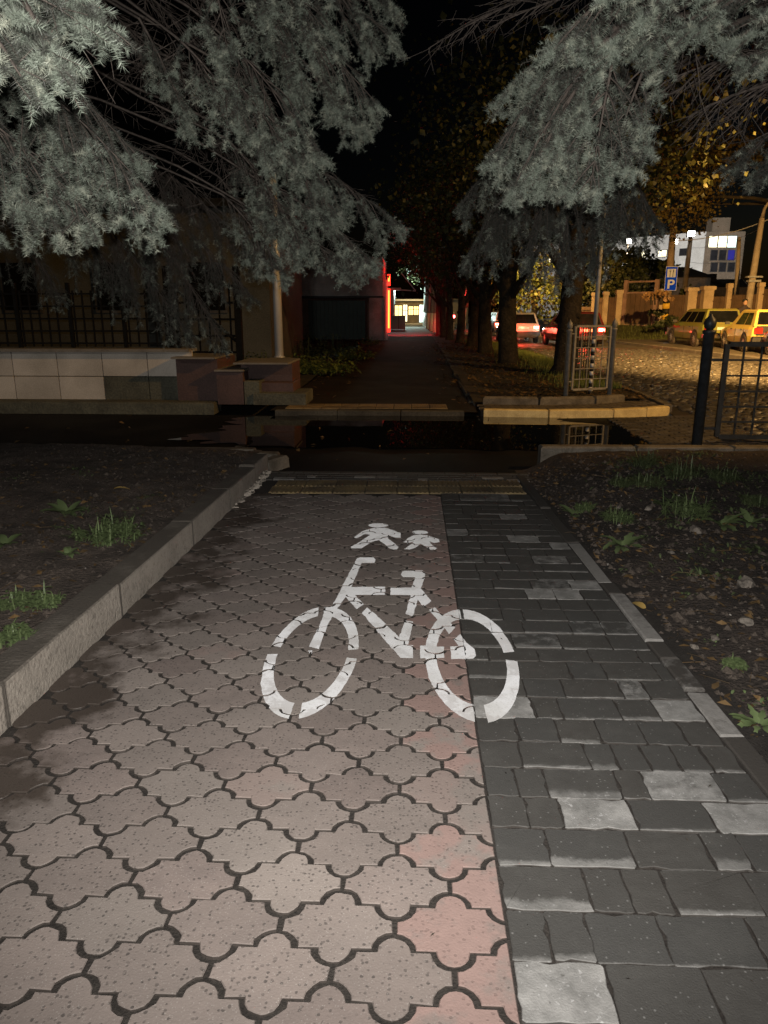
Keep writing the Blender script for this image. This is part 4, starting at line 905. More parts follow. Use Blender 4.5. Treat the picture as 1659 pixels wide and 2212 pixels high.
def make_car(name, label, paint, loc, rz, L=4.0, Wd=1.62, H=1.42, hatch=True, lit=False, group=None, bumper_black=True, wagon=False, decal=False):
    g = thing(name, loc, label, 'car', group, rz); y0, y1 = -L/2, L/2; w = Wd/2; pt = CARP[paint]
    belt = H*.63; sill = .24
    # lower body: stations from the tail forward (y, belt height, bottom, half width)
    st = [(y0, belt*.9, .36, w*.9), (y0+.06, belt*.99, .28, w*.96), (y0+.4, belt, sill, w), (y0+1.2, belt, sill-.02, w*1.005), (y0+2.3, belt*.985, sill-.02, w*1.005), (y1-1.0, belt*.95, sill, w), (y1-.35, belt*.86, sill+.02, w*.97), (y1-.05, belt*.78, .3, w*.93), (y1, belt*.68, .36, w*.88)]
    vs = []; fs = []; n = 10
    for y, b, z, ww in st:
        half = [(ww*.8, z), (ww*.97, z+.08), (ww, z + (b-z)*.45), (ww*.985, z + (b-z)*.8), (ww*.9, b)]
        vs += [(x, y, zz) for x, zz in half] + [(-x, y, zz) for x, zz in reversed(half)]
    for i in range(len(st)-1): fs += [(i*n+k, i*n+(k+1) % n, (i+1)*n+(k+1) % n, (i+1)*n+k) for k in range(n)]
    fs += [tuple(reversed(range(n))), tuple(range((len(st)-1)*n, len(st)*n))]
    mb = MB().add(vs, fs)
    # greenhouse with pillars
    tail = .12 if wagon else .3
    bot = [(w*.9, y0+.06), (w*.9, y1-1.15), (-w*.9, y1-1.15), (-w*.9, y0+.06)]; top = [(w*.73, y0+.06+tail), (w*.73, y1-1.85), (-w*.73, y1-1.85), (-w*.73, y0+.06+tail)]
    V = [(x, y, belt*.985) for x, y in bot] + [(x, y, H-.05) for x, y in top] + [(x*.9, y + (.08 if y < 0 else -.08), H) for x, y in top]
    mb.add(V, [(k, (k+1) % 4, 4+(k+1) % 4, 4+k) for k in range(4)] + [(4+k, 4+(k+1) % 4, 8+(k+1) % 4, 8+k) for k in range(4)] + [(8, 9, 10, 11)])
    mb.build('body', pt, g)
    bot = [Vector((x, y, belt*.985)) for x, y in bot]; top = [Vector((x, y, H-.05)) for x, y in top]
    def pane(nm, a, b, u0, u1, v0, v1, tr=0):           # a window between two bottom corners a-b
        A, B, C, D = bot[a], bot[b], top[b], top[a]; q = lambda u, v: A.lerp(B, u).lerp(D.lerp(C, u), v)
        P = [q(u0, v0), q(u1, v0), q(u1 - tr, v1), q(u0 + tr*.4, v1)]; nn = (P[1]-P[0]).cross(P[3]-P[0]).normalized()
        if nn.dot(P[0] - Vector((0, 0, H*.8))) < 0: nn = -nn
        fr = [p - (p - sum(P, Vector())/4)*(-.05) + nn*.004 for p in P]; gl = [p + nn*.009 for p in P]
        o = MB().add(fr, [(0, 1, 2, 3)]).build(nm, M['bumper'], g); MB().add(gl, [(0, 1, 2, 3)]).build('pane', M['glass'], o)
    pane('rear_window', 3, 0, .08, .92, .1, .92)
    for (a, b, f) in ((0, 1, False), (2, 3, True)):
        ss = [(.08, .36), (.4, .66), (.7, .95)] if wagon else [(.14, .4), (.44, .8)]
        for u0, u1 in ss:
            if f: u0, u1 = 1-u1, 1-u0
            pane('side_window', a, b, u0, u1, .08, .86, 0)
    pane('windscreen', 1, 2, .06, .94, .08, .92)
    for x in (-w, w):
        for y in (y0+.72, y1-.78):
            s = 1 if x > 0 else -1; wh = link('wheel', None, g); wh.location = (x - s*.1, y, .29)
            ar = MB(); ar.add([(s*.105, .36*math.cos(a), .36*math.sin(a) + .02) for a in [k*math.pi/8 for k in range(-2, 11)]] , [tuple(range(13))]); ar.build('wheel_arch', M['bumper'], wh)
            tb = MB(); prof = [(-.085, .2), (-.085, .27), (-.06, .29), (.06, .29), (.085, .27), (.085, .19)]
            tb.add([(px, r*math.cos(a), r*math.sin(a)) for px, r in prof for a in [k*math.pi/9 for k in range(18)]], [(i*18+k, i*18+(k+1) % 18, (i+1)*18+(k+1) % 18, (i+1)*18+k) for i in range(5) for k in range(18)])
            tb.v = [(p[0] + s*.03, p[1], p[2]) for p in tb.v]; tb.build('tyre', M['tyre'], wh)
            rb = MB().add([(s*(.105 if k % 2 else .09), .195*math.cos(k*math.pi/9), .195*math.sin(k*math.pi/9)) for k in range(18)] + [(s*.12, 0, 0)], [(k, (k+1) % 18, 18) for k in range(18)]); rb.build('rim', M['rim'], wh)
    bm_ = M['bumper'] if bumper_black else M['chrome']
    MB().rbox((0, y0-.05, .44), (Wd*.97, .16, .2), .04).build('bumper', bm_, g); MB().rbox((0, y1+.03, .44), (Wd*.95, .16, .18), .04).build('bumper', bm_, g)
    if bumper_black and not lit: MB().rbox((0, y0-.012, .72), (Wd*.82, .06, .3), .02).build('tail_panel', M['bumper'], g)
    MB().box((0, y0-.05, .7), (.5, .02, .11)).build('number_plate', M['plate'], g)
    for x in (-1, 1):
        MB().rbox((x*w*.74, y0-.03, .72), (.26, .07, .14 if lit else .2), .02).build('tail_lamp', M['tail_on'] if lit else M['tail_off'], g)
        if lit: MB().rbox((x*w*.74, y0-.07, .72), (.19, .02, .07), .01).build('lamp_core', M['tail_hot'], g)
        MB().rbox((x*w*.72, y1+.02, .62), (.26, .1, .16), .03).build('head_lamp', M['head_on'] if lit else M['chrome'], g)
        MB().rbox((x*(w+.09), y1-1.3, belt+.06), (.16, .06, .12), .03).build('mirror', M['bumper'], g)
        for yy in (.35, -.75): MB().rbox((x*(w+.004), yy, belt*.84), (.02, .14, .03), .008).build('door_handle', M['bumper'], g)
        for yy in (.95, -.12, -1.05): MB().box((x*(w+.001), yy, belt*.62), (.01, .012, belt*.5)).build('door_seam', M['bumper'], g)
    if decal:
        q = MB()
        for k in range(5): q.rbox((-w-.008, .35 + .16*k, belt*.8 + .02*math.sin(k*2)), (.008, .13, .07), .003)
        q.build('red_decal', pm('red_decal', (.5, .05, .03), None, 9, .5, 0, coord='obj'), g)
    return g
CG = 'cars parked along the far kerb'
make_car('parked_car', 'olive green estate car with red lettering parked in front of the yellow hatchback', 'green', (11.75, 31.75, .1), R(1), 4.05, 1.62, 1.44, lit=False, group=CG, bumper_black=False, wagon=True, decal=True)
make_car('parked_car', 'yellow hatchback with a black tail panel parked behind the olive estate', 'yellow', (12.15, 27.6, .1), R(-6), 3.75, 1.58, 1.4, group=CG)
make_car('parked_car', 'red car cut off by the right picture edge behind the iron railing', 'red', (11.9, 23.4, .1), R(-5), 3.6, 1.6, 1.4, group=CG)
ML = 'cars driving away on the cobbled road'
make_car('moving_car', 'dark maroon car with bright tail lamps driving behind the nearest trunk', 'maroon', (6.7, 33.0, 0), R(4), 4.2, 1.68, 1.42, lit=True, group=ML)
make_car('moving_car', 'distant silver car with lit tail lamps between the second and third trunks', 'silver', (5.3, 47, 0), R(3), 4.2, 1.68, 1.42, lit=True, group=ML)
make_car('moving_car', 'pale silver low car beside the verge left of the maroon car', 'silver', (4.95, 37.5, 0), R(2), 3.7, 1.58, 1.38, lit=True, group=ML)
for (x, y, w_) in ((6.7, 30.6, 60), (5.3, 44.6, 60), (4.95, 35.4, 40)): lamp('tail_lamp_light', 'POINT', (x, y, .72), w_, (1, .05, .03), .15)
lamp('head_lamp_light', 'SPOT', (6.5, 35.3, .65), 350, (1, .95, .85), .1, (5.8, 44, 0), 60, .6)
# ================================================================ poles, signs, wires
M['wood'] = pm('weathered_pole', (.26, .2, .14), (.17, .13, .09), 3, .85, .5, 30, .01)
M['concrete_pole'] = pm('concrete_pole', (.42, .36, .28), (.3, .26, .2), 3, .85, .4, 30, .01)
M['sign_blue'] = pm('sign_blue', (.004, .06, .95), (.004, .055, .9), 3, .7, 0, spec=.03); M['sign_white'] = pm('sign_white', (.5, .56, .7), None, 3, .7, 0, lo=.9, hi=1, spec=.05)
def pole(name, foot, head, Y, r, mat, label, group='utility poles along the far pavement', Yt=None, z0=None):
    a, b = at(*foot, Y), at(*head, Yt or Y)
    if z0 is not None: a.z = z0
    g = thing(name, a, label, 'pole', group); MB().tube([(0, 0, 0), (b-a)*.5, b-a], [r*1.15, r, r*.75], 10).build('shaft', mat, g, True); return g, a, b
SY = 43.5
g, sa, sb = pole('sign_pole', (1436, 716), (1459, 440), SY, .2, M['wood'], 'dark utility pole carrying the two blue signs with yellow bands at its foot', z0=.1)
for k in range(4):
    z = (1436 - 2, 682 - 11*k); c = at(1438 + .9*k, 684 - 11.5*k, SY) - sa
    MB().tube([c - Vector((0, 0, .15)), c + Vector((0, 0, .15))], .235, 10).build('painted_band', M['yellow' if k % 2 == 0 else 'black'], g, True)
MB().box(at(1457, 452, SY) - sa, (.9, .12, .12)).build('cross_arm', M['wood'], g)
s = thing('parking_sign', at(1448.5, 615, SY - .32), 'square blue parking sign with a white letter on the utility pole', 'sign', 'blue road signs on the pole', R(-19))
def board(parent, w, h, extra):
    MB().rbox((0, .02, 0), (w, .03, h), .004).build('back_plate', M['sign_white'], parent); MB().box((0, -.0, 0), (w*.93, .014, h*.93)).build('face', M['sign_blue'], parent)
board(s, .62, .62, 0)
def text_mesh(txt, size, mat, parent, loc, name='letter', xs=1.0):
    cu = bpy.data.curves.new(name, 'FONT'); cu.body = txt; cu.size = size; cu.extrude = .004; cu.align_x = 'CENTER'; cu.align_y = 'CENTER'; cu.offset = size*.02
    o = bpy.data.objects.new(name, cu); COL.objects.link(o); dg = bpy.context.evaluated_depsgraph_get(); me = bpy.data.meshes.new_from_object(o.evaluated_get(dg))
    bpy.data.objects.remove(o); me.materials.clear(); me.materials.append(mat)
    o = link(name, me, parent, loc, (math.pi/2, 0, 0), (xs, 1, 1)); return o
text_mesh('P', .66, M['sign_white'], s, (0, -.014, .0), xs=1.15)
s = thing('restaurant_sign', at(1450.5, 592, SY - .32), 'blue and white sign with a black fork and knife above the parking sign', 'sign', 'blue road signs on the pole', R(-19))
board(s, .62, .8, 0)
MB().box((0, -.01, .05), (.44, .014, .44)).build('white_field', M['sign_white'], s)
fk = MB().box((-.07, -.02, -.03), (.03, .008, .26)).box((-.07, -.0201, .12), (.08, .008, .03))
for k in (-1, 0, 1): fk.box((-.07 + .032*k, -.0202, .18), (.016, .008, .1))
fk.build('fork_symbol', M['black'], s)
MB().box((.08, -.02, -.03), (.03, .008, .26)).prism([(.068, .08), (.1, .08), (.115, .14), (.1, .22), (.068, .24)], -.024, -.016, lambda x, y, z: Vector((x, z, y))).build('knife_symbol', M['black'], s)
pole('utility_pole', (1476, 640), (1493, 505), 62, .2, M['wood'], 'dark pole under the middle white floodlight', z0=.8, Yt=62)
pole('utility_pole', (1588, 700), (1597, 512), 46, .13, M['concrete_pole'], 'thin pale pole in front of the lit windows', z0=.5)
g, la, lb = pole('street_lamp', (1610, 695), (1646, 472), 40, .17, M['concrete_pole'], 'leaning concrete lamp pole with a curved arm near the right picture edge', z0=.2)
MB().tube([lb - la, at(1652, 450, 39.8) - la, at(1668, 425, 39.5) - la, at(1720, 408, 39) - la], [.1, .07, .06, .05], 8).build('arm', M['concrete_pole'], g, True)
hd = at(1735, 406, 38.8); MB().rbox(hd - la, (.7, .3, .18), .05).build('lamp_head', M['galv_dull'], g)
MB().rbox(hd - la - Vector((0, 0, .11)), (.5, .22, .05), .01).build('lamp_glass', emit('sodium_lamp', SODIUM, 30), g)
cl = at(1629, 598, 39.9) - la; MB().rbox(cl, (.75, .3, .08), .02).rbox(cl - Vector((0, 0, .2)), (.6, .36, .1), .02).build('clamp', M['galv_dull'], g)
def wire(name, P, Q, sag, r, label):
    P, Q = Vector(P), Vector(Q); pts = [P.lerp(Q, k/12) - Vector((0, 0, 4*sag*(k/12)*(1-k/12))) for k in range(13)]
    o = MB().tube(pts, r, 5).build(name, M['galv_dull']); return tag(o, label, 'wire', 'overhead wires above the far pavement')
wire('overhead_wire', at(1663, 473, 40), at(1455, 520, SY), .25, .022, 'thick sagging cable running down left from the leaning lamp pole')
wire('overhead_wire', at(1459, 464, SY), at(1370, 466, 48), .1, .014, 'short level wire leaving the sign pole towards the left')
wire('overhead_wire', at(1646, 492, 40), at(1493, 535, 62), .3, .012, 'thin lower wire crossing in front of the white building')
wire('overhead_wire', at(1600, 555, 46), at(1490, 566, 62), .2, .012, 'thin lowest wire over the white building wall')
wire('overhead_wire', at(1596, 588, 46), at(1628, 622, 40), .15, .015, 'short slack wire between the two pale poles')
# ================================================================ pillar fence beyond the road
M['pillar'] = pm('plastered_pillar', (.5, .4, .27), (.36, .28, .18), 2, .85, .3, 30, .01)
M['fence_sheet'] = pm('brown_fence_sheet', (.12, .075, .045), (.075, .05, .03), 2, .7, .3, 30, .01)
FG = 'plastered pillars of the fence beyond the road'
def fl(x): return 46.5 - .28*(x - 8)                  # the fence line comes nearer to the right
def fz(x): return .55
labs = ['first slim pillar of the fence beyond the maroon car', 'second slim pillar close right of the first', 'low pillar in the shade of the hedge', 'pillar left of the pair by the gate', 'pillar nearest the gate on its left', 'gate pillar on the right, beside the sign pole', 'broad bright pillar left of the pair above the green car', 'broad bright pillar right of the pair above the green car', 'narrow tall pillar right of the bright pair', 'pillar beside the leaning lamp pole', 'pillar at the right picture edge']
px = [(1222, 655, 694, 5), (1246, 655, 694, 6), (1280, 632, 694, 9), (1305, 630, 693, 10), (1333, 626, 694, 13), (1424, 624, 692, 8), (1488, 621, 690, 20), (1522, 618, 690, 22), (1567, 612, 700, 10), (1635, 610, 690, 11), (1690, 606, 690, 14)]
PP = []
for (x, t, bt, w), lab in zip(px, labs):
    Y = 47.5 - (x - 1222)/470*9; a = at(x, bt, Y); b = at(x, t, Y); wd = w*Y/1600*1.0
    g = thing('fence_pillar', (a.x, Y, a.z - .25), lab, 'pillar', FG); h = b.z - a.z + .25
    MB().rbox((0, 0, h*.46), (wd*.88, wd*.88, h*.92), .02).build('shaft', M['pillar'], g); MB().rbox((0, 0, h*.95), (wd*1.12, wd*1.12, h*.1), .03).build('cap', M['pillar'], g); PP.append((a.x, Y, a.z - .25, h, wd))
sheets = ['brown sheet panel between slim pillars', 'shaded sheet panel left of the low pillar', 'brown sheet panel right of the low pillar', 'brown sheet panel left of the gate', None, 'sheet panel behind the clipped hedge', 'dark sheet panel between the bright pillars', 'grey brown sheet panel right of the bright pair', 'dark sheet panel behind the leaning lamp pole', 'last dark sheet panel at the right edge']
for (a, b, lab) in zip(PP, PP[1:], sheets):
    if not lab: continue
    d = Vector((b[0]-a[0], b[1]-a[1], 0)); m = Vector(((a[0]+b[0])/2, (a[1]+b[1])/2 + .1, min(a[2], b[2]))); hh = min(a[3], b[3])
    g = thing('fence_panel', m, lab, 'fence panel', 'sheet panels between the pillars', math.atan2(d.y, d.x)); n = max(2, int(d.length/.35))
    for k in range(n): MB().rbox((-d.length/2 + d.length*(k+.5)/n, 0, hh*.42), (d.length/n - .015, .05, hh*.84), .006).build('fence_board', M['fence_sheet'], g)
    MB().box((0, -.05, hh*.3), (d.length, .05, .06)).build('rail', M['fence_sheet'], g); MB().box((0, -.05, hh*.72), (d.length, .05, .06)).build('rail', M['fence_sheet'], g)
A, B = at(1346, 700, 45.2), at(1412, 700, 44)
g = thing('gate', (A.x, A.y, A.z - .4), 'brownish metal gate with pale frame to the left of the sign pole', 'gate', None, math.atan2(B.y - A.y, B.x - A.x)); gw = (B - A).length
M['gate_frame'] = pm('gate_frame_paint', (.3, .2, .16), None, 3, .6, .2)
for x in (0, gw): MB().box((x, 0, 1.4), (.22, .18, 2.9)).build('gate_post', M['gate_frame'], g)
for z in (.35, 2.15, 2.75): MB().box((gw/2, 0, z), (gw, .08, .09)).build('cross_rail', M['gate_frame'], g)
for k in range(6): MB().rbox((gw*(k+.5)/6, .03, 1.3), (gw/6 - .02, .03, 1.75), .004).build('gate_board', M['fence_sheet'], g)
def box_cloud(c, d, n, rgn): return np.array(c) + (rgn.random((n, 3)) - .5)*np.array(d)
RG2 = np.random.default_rng(5)
def hedge(name, px0, Y, d, n, mat, label, cat='hedge', size=.16, group=None, seed=0):
    c = at(*px0, Y); g = thing(name, (c.x, c.y, max(-.1, c.z - d[2]/2)), label, cat, group); z0 = d[2]/2
    P = np.concatenate([clumps((0, 0, z0), (d[0]/2, d[1]/2, d[2]/2), max(6, n//50), 50, np.random.default_rng(seed), .28)])
    st = MB()
    for k in range(6): a = random.uniform(-.35, .35)*d[0]; st.tube([(a, 0, 0), (a*1.1, .1, d[2]*.7)], [.05, .02], 5)
    st.build('stems', M['bark'], g); link('foliage', leaf_cloud('foliage', P, size, M[mat], seed=seed), g)['kind'] = 'stuff'
    return g
HG = 'hedges and shrubs beyond the road'
hedge('hedge', (1466, 668), 44.2, (1.0, 1.0, 1.7), 700, 'leaf_dark', 'clipped dark green shrub left of the bright pillar pair', seed=1, group=HG)
hedge('hedge', (1482, 660), 43.6, (1.0, 1.0, 2.2), 800, 'leaf_dark', 'taller dark shrub behind the olive car bonnet', seed=2, group=HG)
hedge('shrub', (1420, 690), 41.5, (2.4, 1.0, 1.0), 700, 'leaf_dark', 'low spreading shrub at the foot of the gate', 'shrub', seed=3, group=HG)
hedge('dry_shrub', (1425, 642), 38.5, (1.5, .8, .7), 500, 'dry', 'brown dry shrub just above the olive car roof', 'shrub', seed=4, group=HG)
TB = 'trees beyond the road'
def tree_at(px0, Y, h, r, label, mats, n, seed, low=.3, size=.2, z=0, tr=.22):
    c = at(px0, 690, Y); return round_tree('roadside_tree', (c.x, Y, z), h, r, tr, label, TB, n, mats, (.2, 0), .4, seed, size, low=low)
tree_at(1150, 52, 5.6, 3.0, 'round yellow green tree lit by the street lamp between two trunks', ('lush', 'leaf_y', 'lush'), 4200, 71, .14, .2)
tree_at(1100, 60, 5.5, 2.6, 'smaller yellowish tree behind the second trunk', ('lush', 'leaf_y'), 1800, 72, .2, .2)
tree_at(1275, 50, 5.6, 2.6, 'dark bushy tree behind the slim fence pillars', ('leaf_dark', 'leaf'), 3400, 73, .2, .22, .3)
tree_at(1335, 53, 5.2, 3.0, 'dark wide tree behind the pillars left of the gate', ('leaf_dark',), 3600, 74, .2, .24, .3)
tree_at(1225, 54, 6.0, 2.4, 'dim tree seen right of the nearest trunk', ('leaf', 'leaf_dark'), 2200, 75, .15, .2, .2)
# a tall tree with turning leaves whose crown hangs into the picture at the upper right
g = thing('autumn_tree', (22.5, 40, 0), 'autumn tree with yellow brown leaves hanging in at the upper right', 'tree', TB)
ca, cb = at(1455, 400, 40) - Vector((22.5, 40, 0)), at(1590, 220, 40) - Vector((22.5, 40, 0))
tk = MB().tube([(0, 0, 0), (-.3, 0, 3), (-.9, .2, 6.0), (-2.0, .3, 8.5), tuple(ca + Vector((1, 0, 1)))], [.36, .3, .24, .16, .06], 10)
for e in (ca + Vector((-1.5, -1, -.5)), cb, ca + Vector((0, .6, 1.5)), ca + Vector((1.5, .6, -.8))): tk.tube([(-.9, .2, 6.0), tuple(Vector((-.9, .2, 6.0)).lerp(e, .5) + Vector((0, 0, .3))), tuple(e)], [.14, .09, .02], 6)
tk.build('trunk', M['bark'], g, True)
P = np.concatenate([clumps(tuple(ca), (2.6, 2.6, 2.4), 110, 45, np.random.default_rng(78), .3), clumps(tuple(cb), (4.2, 3.5, 3.2), 130, 45, np.random.default_rng(79), .3)])
link('crown', leaf_cloud('crown', P, .15, M['leaf_y'], seed=78), g)
# ================================================================ white block with floodlights
M['white_wall'] = pm('white_block_wall', (.62, .61, .6), (.5, .49, .48), .3, .85, .2, 5, .02)
M['tan_wall'] = pm('tan_block_wall', (.2, .15, .11), (.14, .11, .08), .3, .85, .2, 5, .02)
M['win_dark'] = pm('dark_block_window', (.03, .03, .035), None, 1, .2, 0)
D = 185
a = at(1405, 612, D); b = at(1526, 500, D); e = at(1585, 500, D - 6)
g = thing('office_block', (b.x, D, 0), 'white office block with floodlit side wall and a lit row of windows', 'building')
ht = b.z
MB().prism([(0, 0), (-40, 46), (-28, 58), (12, 12)], 0, ht, None).build('white_wing', M['white_wall'], g)
fx = e.x - b.x + 5
MB().box((fx/2 + .15, 5.6, ht/2), (fx, 11, ht)).build('window_wing', M['tan_wall'], g)
MB().box((4, 4, ht + 1.6), (4, 4, 3.2)).build('roof_hut', M['tan_wall'], g)
M['win_lit'] = emit('lit_office_window', (1, .92, .62), 1.6); M['win_cool'] = emit('lit_office_window_cool', (.75, .95, .9), 1.7); M['win_blue'] = emit('bluish_screen_window', (.02, .02, .25), .3)
for r, (zz, hh) in enumerate(((522, 2.7), (551, 2.4), (577, 2.2))):
    for k in range(3):
        c = at(1541 + 20.5*k if r == 0 else 1543 + 18.5*k, zz, D - .3) - Vector((b.x, D, 0)); wd = 2.1 if r == 0 else 1.6
        w = MB().box((c.x, -.04, c.z), (wd, .2, hh)).build('window', M['frame'], g)
        MB().box((c.x, -.16, c.z), (wd*.9, .06, hh*.9)).build('pane', [M['win_lit'], M['win_lit'], M['win_cool']][k] if r == 0 else (M['win_blue'] if (r, k) == (1, 2) else M['win_dark']), w)
dirw = Vector((-40, 46, 0)).normalized()
for k in range(9):
    t = 5 + k*5.6; c = dirw*t
    w = MB().box((c.x - .1, c.y - .1, ht*(.78)), (2.4, .2, 1.7), math.atan2(dirw.y, dirw.x)).build('window', M['frame'], g)
    MB().box((c.x - .2, c.y - .2, ht*(.78)), (2.1, .1, 1.4), math.atan2(dirw.y, dirw.x)).build('pane', M['win_lit'] if k > 0 else M['win_dark'], w)
M['flood'] = emit('floodlight', (1, .97, .9), 60)
FLG = 'floodlights in front of the white block'
for (x, y, Y, s, lab) in ((1493, 505, 61.5, .35, 'brightest white floodlight on top of the middle pole'), (1458, 522, 110, .5, 'white floodlight showing beside the sign pole'), (1358, 521, 120, .5, 'white floodlight at the left end of the office block')):
    c = at(x, y, Y); f = thing('floodlight', c, lab, 'floodlight', FLG)
    MB().rbox((0, .1, 0), (s*1.6, .2, s*1.3), .03).build('housing', M['black'], f); MB().rbox((0, -.03, 0), (s*1.35, .06, s*1.05), .02).build('lens', M['flood'], f)
    if Y > 100: MB().tube([(0, .3, -c.z), (0, .3, .2)], [.15, .1], 8).build('mast', M['wood'], f)
for (x, y, Y, p) in ((1458, 522, 112, 80000), (1358, 521, 128, 110000), (1493, 505, 63, 1500)):
    c = at(x, y, Y); lamp('floodlight_beam', 'SPOT', (c.x, c.y + 1.2, c.z), p, (1, .96, .88), .3, (b.x - 12, D + 14, ht*.7), 120, .7)
# dark roofs between the fence and the block
RO = 'dark house roofs in front of the office block'
M['dark_roof'] = pm('dark_roof', (.02, .018, .017), None, 1, .9, .2, 5)
for i, (x0, x1, yb, yt, Y, lab) in enumerate(((1355, 1470, 640, 555, 90, 'long dark roof below the left floodlights'), (1440, 1530, 650, 572, 80, 'dark hipped roof behind the middle pole'), (1525, 1660, 650, 600, 95, 'dark low roof under the office windows'))):
    A, B, T = at(x0, yb, Y), at(x1, yb, Y), at((x0+x1)/2, yt, Y); w = B.x - A.x; g = thing('dark_house', ((A.x+B.x)/2, Y + 4, 0), lab, 'house', RO)
    hz = T.z*.8; MB().box((0, 0, hz/2), (w, 8, hz)).build('wall', M['tan_wall'], g)
    MB().add([(-w/2-.4, -4.4, hz), (w/2+.4, -4.4, hz), (w/2+.4, 4.4, hz), (-w/2-.4, 4.4, hz), (-w/4, 0, T.z), (w/4, 0, T.z)], [(3, 2, 1, 0), (0, 1, 5, 4), (1, 2, 5), (2, 3, 4, 5), (3, 0, 4)]).rbox((-w*.3, -1, hz + (T.z-hz)*.7), (.9, .9, 1.8), .02).build('roof', M['dark_roof'], g)
    for k in range(2):
        if i < 1: q = MB().box((w*(.1 + .3*k), -4.02, hz*.62), (1.0, .1, 1.1)).build('window', M['frame'], g); MB().box((w*(.1 + .3*k), -4.1, hz*.62), (.8, .06, .9)).build('pane', M['win_lit'], q)
# ================================================================ the lit far end of the walk
M['kiosk'] = pm('kiosk_white', (.6, .68, .64), (.5, .58, .55), 2, .6, .2)
c = at(861, 706, 60)
k = thing('street_cabinet', (c.x, 60, 0), 'pale greenish cabinet standing in the light at the end of the walk', 'cabinet')
MB().rbox((0, 0, .55), (1.05, .6, 1.0), .03).build('cabinet_body', M['kiosk'], k); MB().rbox((0, 0, 1.08), (1.12, .66, .06), .01).build('lid', M['white'], k); MB().box((0, -.305, .55), (.03, .02, .9)).build('door_seam', M['black'], k)
k = thing('shop_front', (c.x - .9, 64, 0), 'pink white lit shop wall with open door beyond the red tube', 'building')
MB().box((-3, 2, 1.6), (6.8, 4, 3.2)).build('wall', M['white'], k); MB().box((.46, .4, 1.0), (.05, .8, 2.0)).build('open_door', M['frame'], k); MB().rbox((-1, -.2, 3.2), (4, 1.2, .2), .02).build('canopy', M['white'], k)
c = at(897, 690, 95)
k = thing('cafe_front', (c.x, 95, 0), 'far warmly lit cafe front closing the end of the walk', 'building')
MB().box((0, 4, 1.4), (13, 8, 3.0)).build('wall', pm('cream_wall', (.25, .19, .12), None, 1, .8, .2), k)
M['warm_win'] = emit('warm_cafe_window', (1, .66, .25), 2.4)
for (x, zz, ww, hh, mt) in ((-3.4, 1.5, .9, 1.2, 'warm_win'), (-2.1, 1.5, .9, 1.2, 'warm_win'), (-1.25, 1.2, .5, 2.0, 'win_lit'), (-.55, 1.5, .55, 1.0, 'warm_win'), (.1, 1.5, .55, 1.0, 'warm_win'), (.85, 1.15, .7, 2.1, 'win_cool'), (1.7, 1.45, .5, 1.1, 'warm_win'), (3.0, 1.5, .9, 1.2, 'warm_win')):
    w = MB().box((x, -.05, zz), (ww + .14, .1, hh + .14)).build('door' if hh > 1.9 else 'window', M['black'], k)
    MB().box((x, -.12, zz), (ww, .04, hh)).build('pane', M[mt], w); MB().box((x, -.15, zz), (.05, .03, hh)).box((x, -.152, zz + hh*.15), (ww, .03, .05)).build('glazing_bar', M['black'], w)
MB().rbox((0, -.5, 2.75), (9, 1.1, .2), .02).build('awning', M['white'], k)
sheet('far_pavement', -2.4, 1.2, 46, 66, 6, 12, lambda x, y: .008, M['pave'])
sheet('far_square', -14, 3.2, 66, 112, 6, 12, lambda x, y: .004, M['pave'])
for i, (x, Y, r) in enumerate(((918, 70, .18), (926, 63, .2), (934, 57, .22), (942, 53, .22))):
    p = at(x, 706, Y); g = thing('whitewashed_trunk', (p.x, Y, 0), ['farthest pale tree trunk at the bright end of the walk', 'second farthest pale trunk at the end of the walk', 'third pale trunk with whitewashed foot', 'nearest pale trunk of the four by the lit walk end'][i], 'tree', 'whitewashed trunks at the end of the walk')
    MB().tube([(0, 0, 0), (0, 0, 1.3)], [r*1.2, r], 10).build('whitewash', M['white'], g, True); MB().tube([(0, 0, 1.3), (.05, 0, 4)], [r*.99, r*.9], 10).build('trunk', M['plaster_grey'], g, True)
    link('crown', leaf_cloud('crown', clumps((0, 0, 5.6), (2.2, 2.2, 2.0), 26, 40, np.random.default_rng(90+i), .3), .18, M['leaf'], seed=90+i), g)
lamp('walk_end_lamp', 'POINT', (-1.1, 70, 3.2), 1000, (.72, 1, .93), .3); lamp('cafe_lamp', 'POINT', (-.3, 90, 3.4), 700, (1, .72, .32), .3)
# signal light between the far trunks
c = at(1006, 660, 62); g = thing('traffic_light', (c.x, 62, 0), 'red traffic light glowing between the dark trunks', 'traffic light')
MB().tube([(0, 0, 0), (0, 0, 3.4)], .07, 8).build('post', M['galv_dull'], g, True); MB().rbox((0, -.05, 2.2), (.36, .25, 1.0), .03).build('housing', M['black'], g)
M['sig'] = emit('red_signal', (1, .06, .06), 25)
for k, mt in enumerate(('black', 'black', 'sig')): MB().tube([(0, -.17, 1.9 + .31*k), (0, -.2, 1.9 + .31*k)], .2 if k == 2 else .14, 12).build('lamp', M[mt], g)
lamp('traffic_light_glow', 'POINT', (c.x, 61.3, 2.5), 160, (1, .02, .02), .15)
c = at(980, 684, 58); g = thing('traffic_light', (c.x, 58, 0), 'second red light standing low between the fifth and sixth trunks', 'traffic light')
MB().tube([(0, 0, 0), (0, 0, 1.4)], .06, 8).build('post', M['galv_dull'], g, True); MB().rbox((0, -.03, .95), (.3, .2, .6), .03).build('housing', M['black'], g); MB().tube([(0, -.12, 1.05), (0, -.16, 1.05)], .12, 12).build('lamp', M['sig'], g)
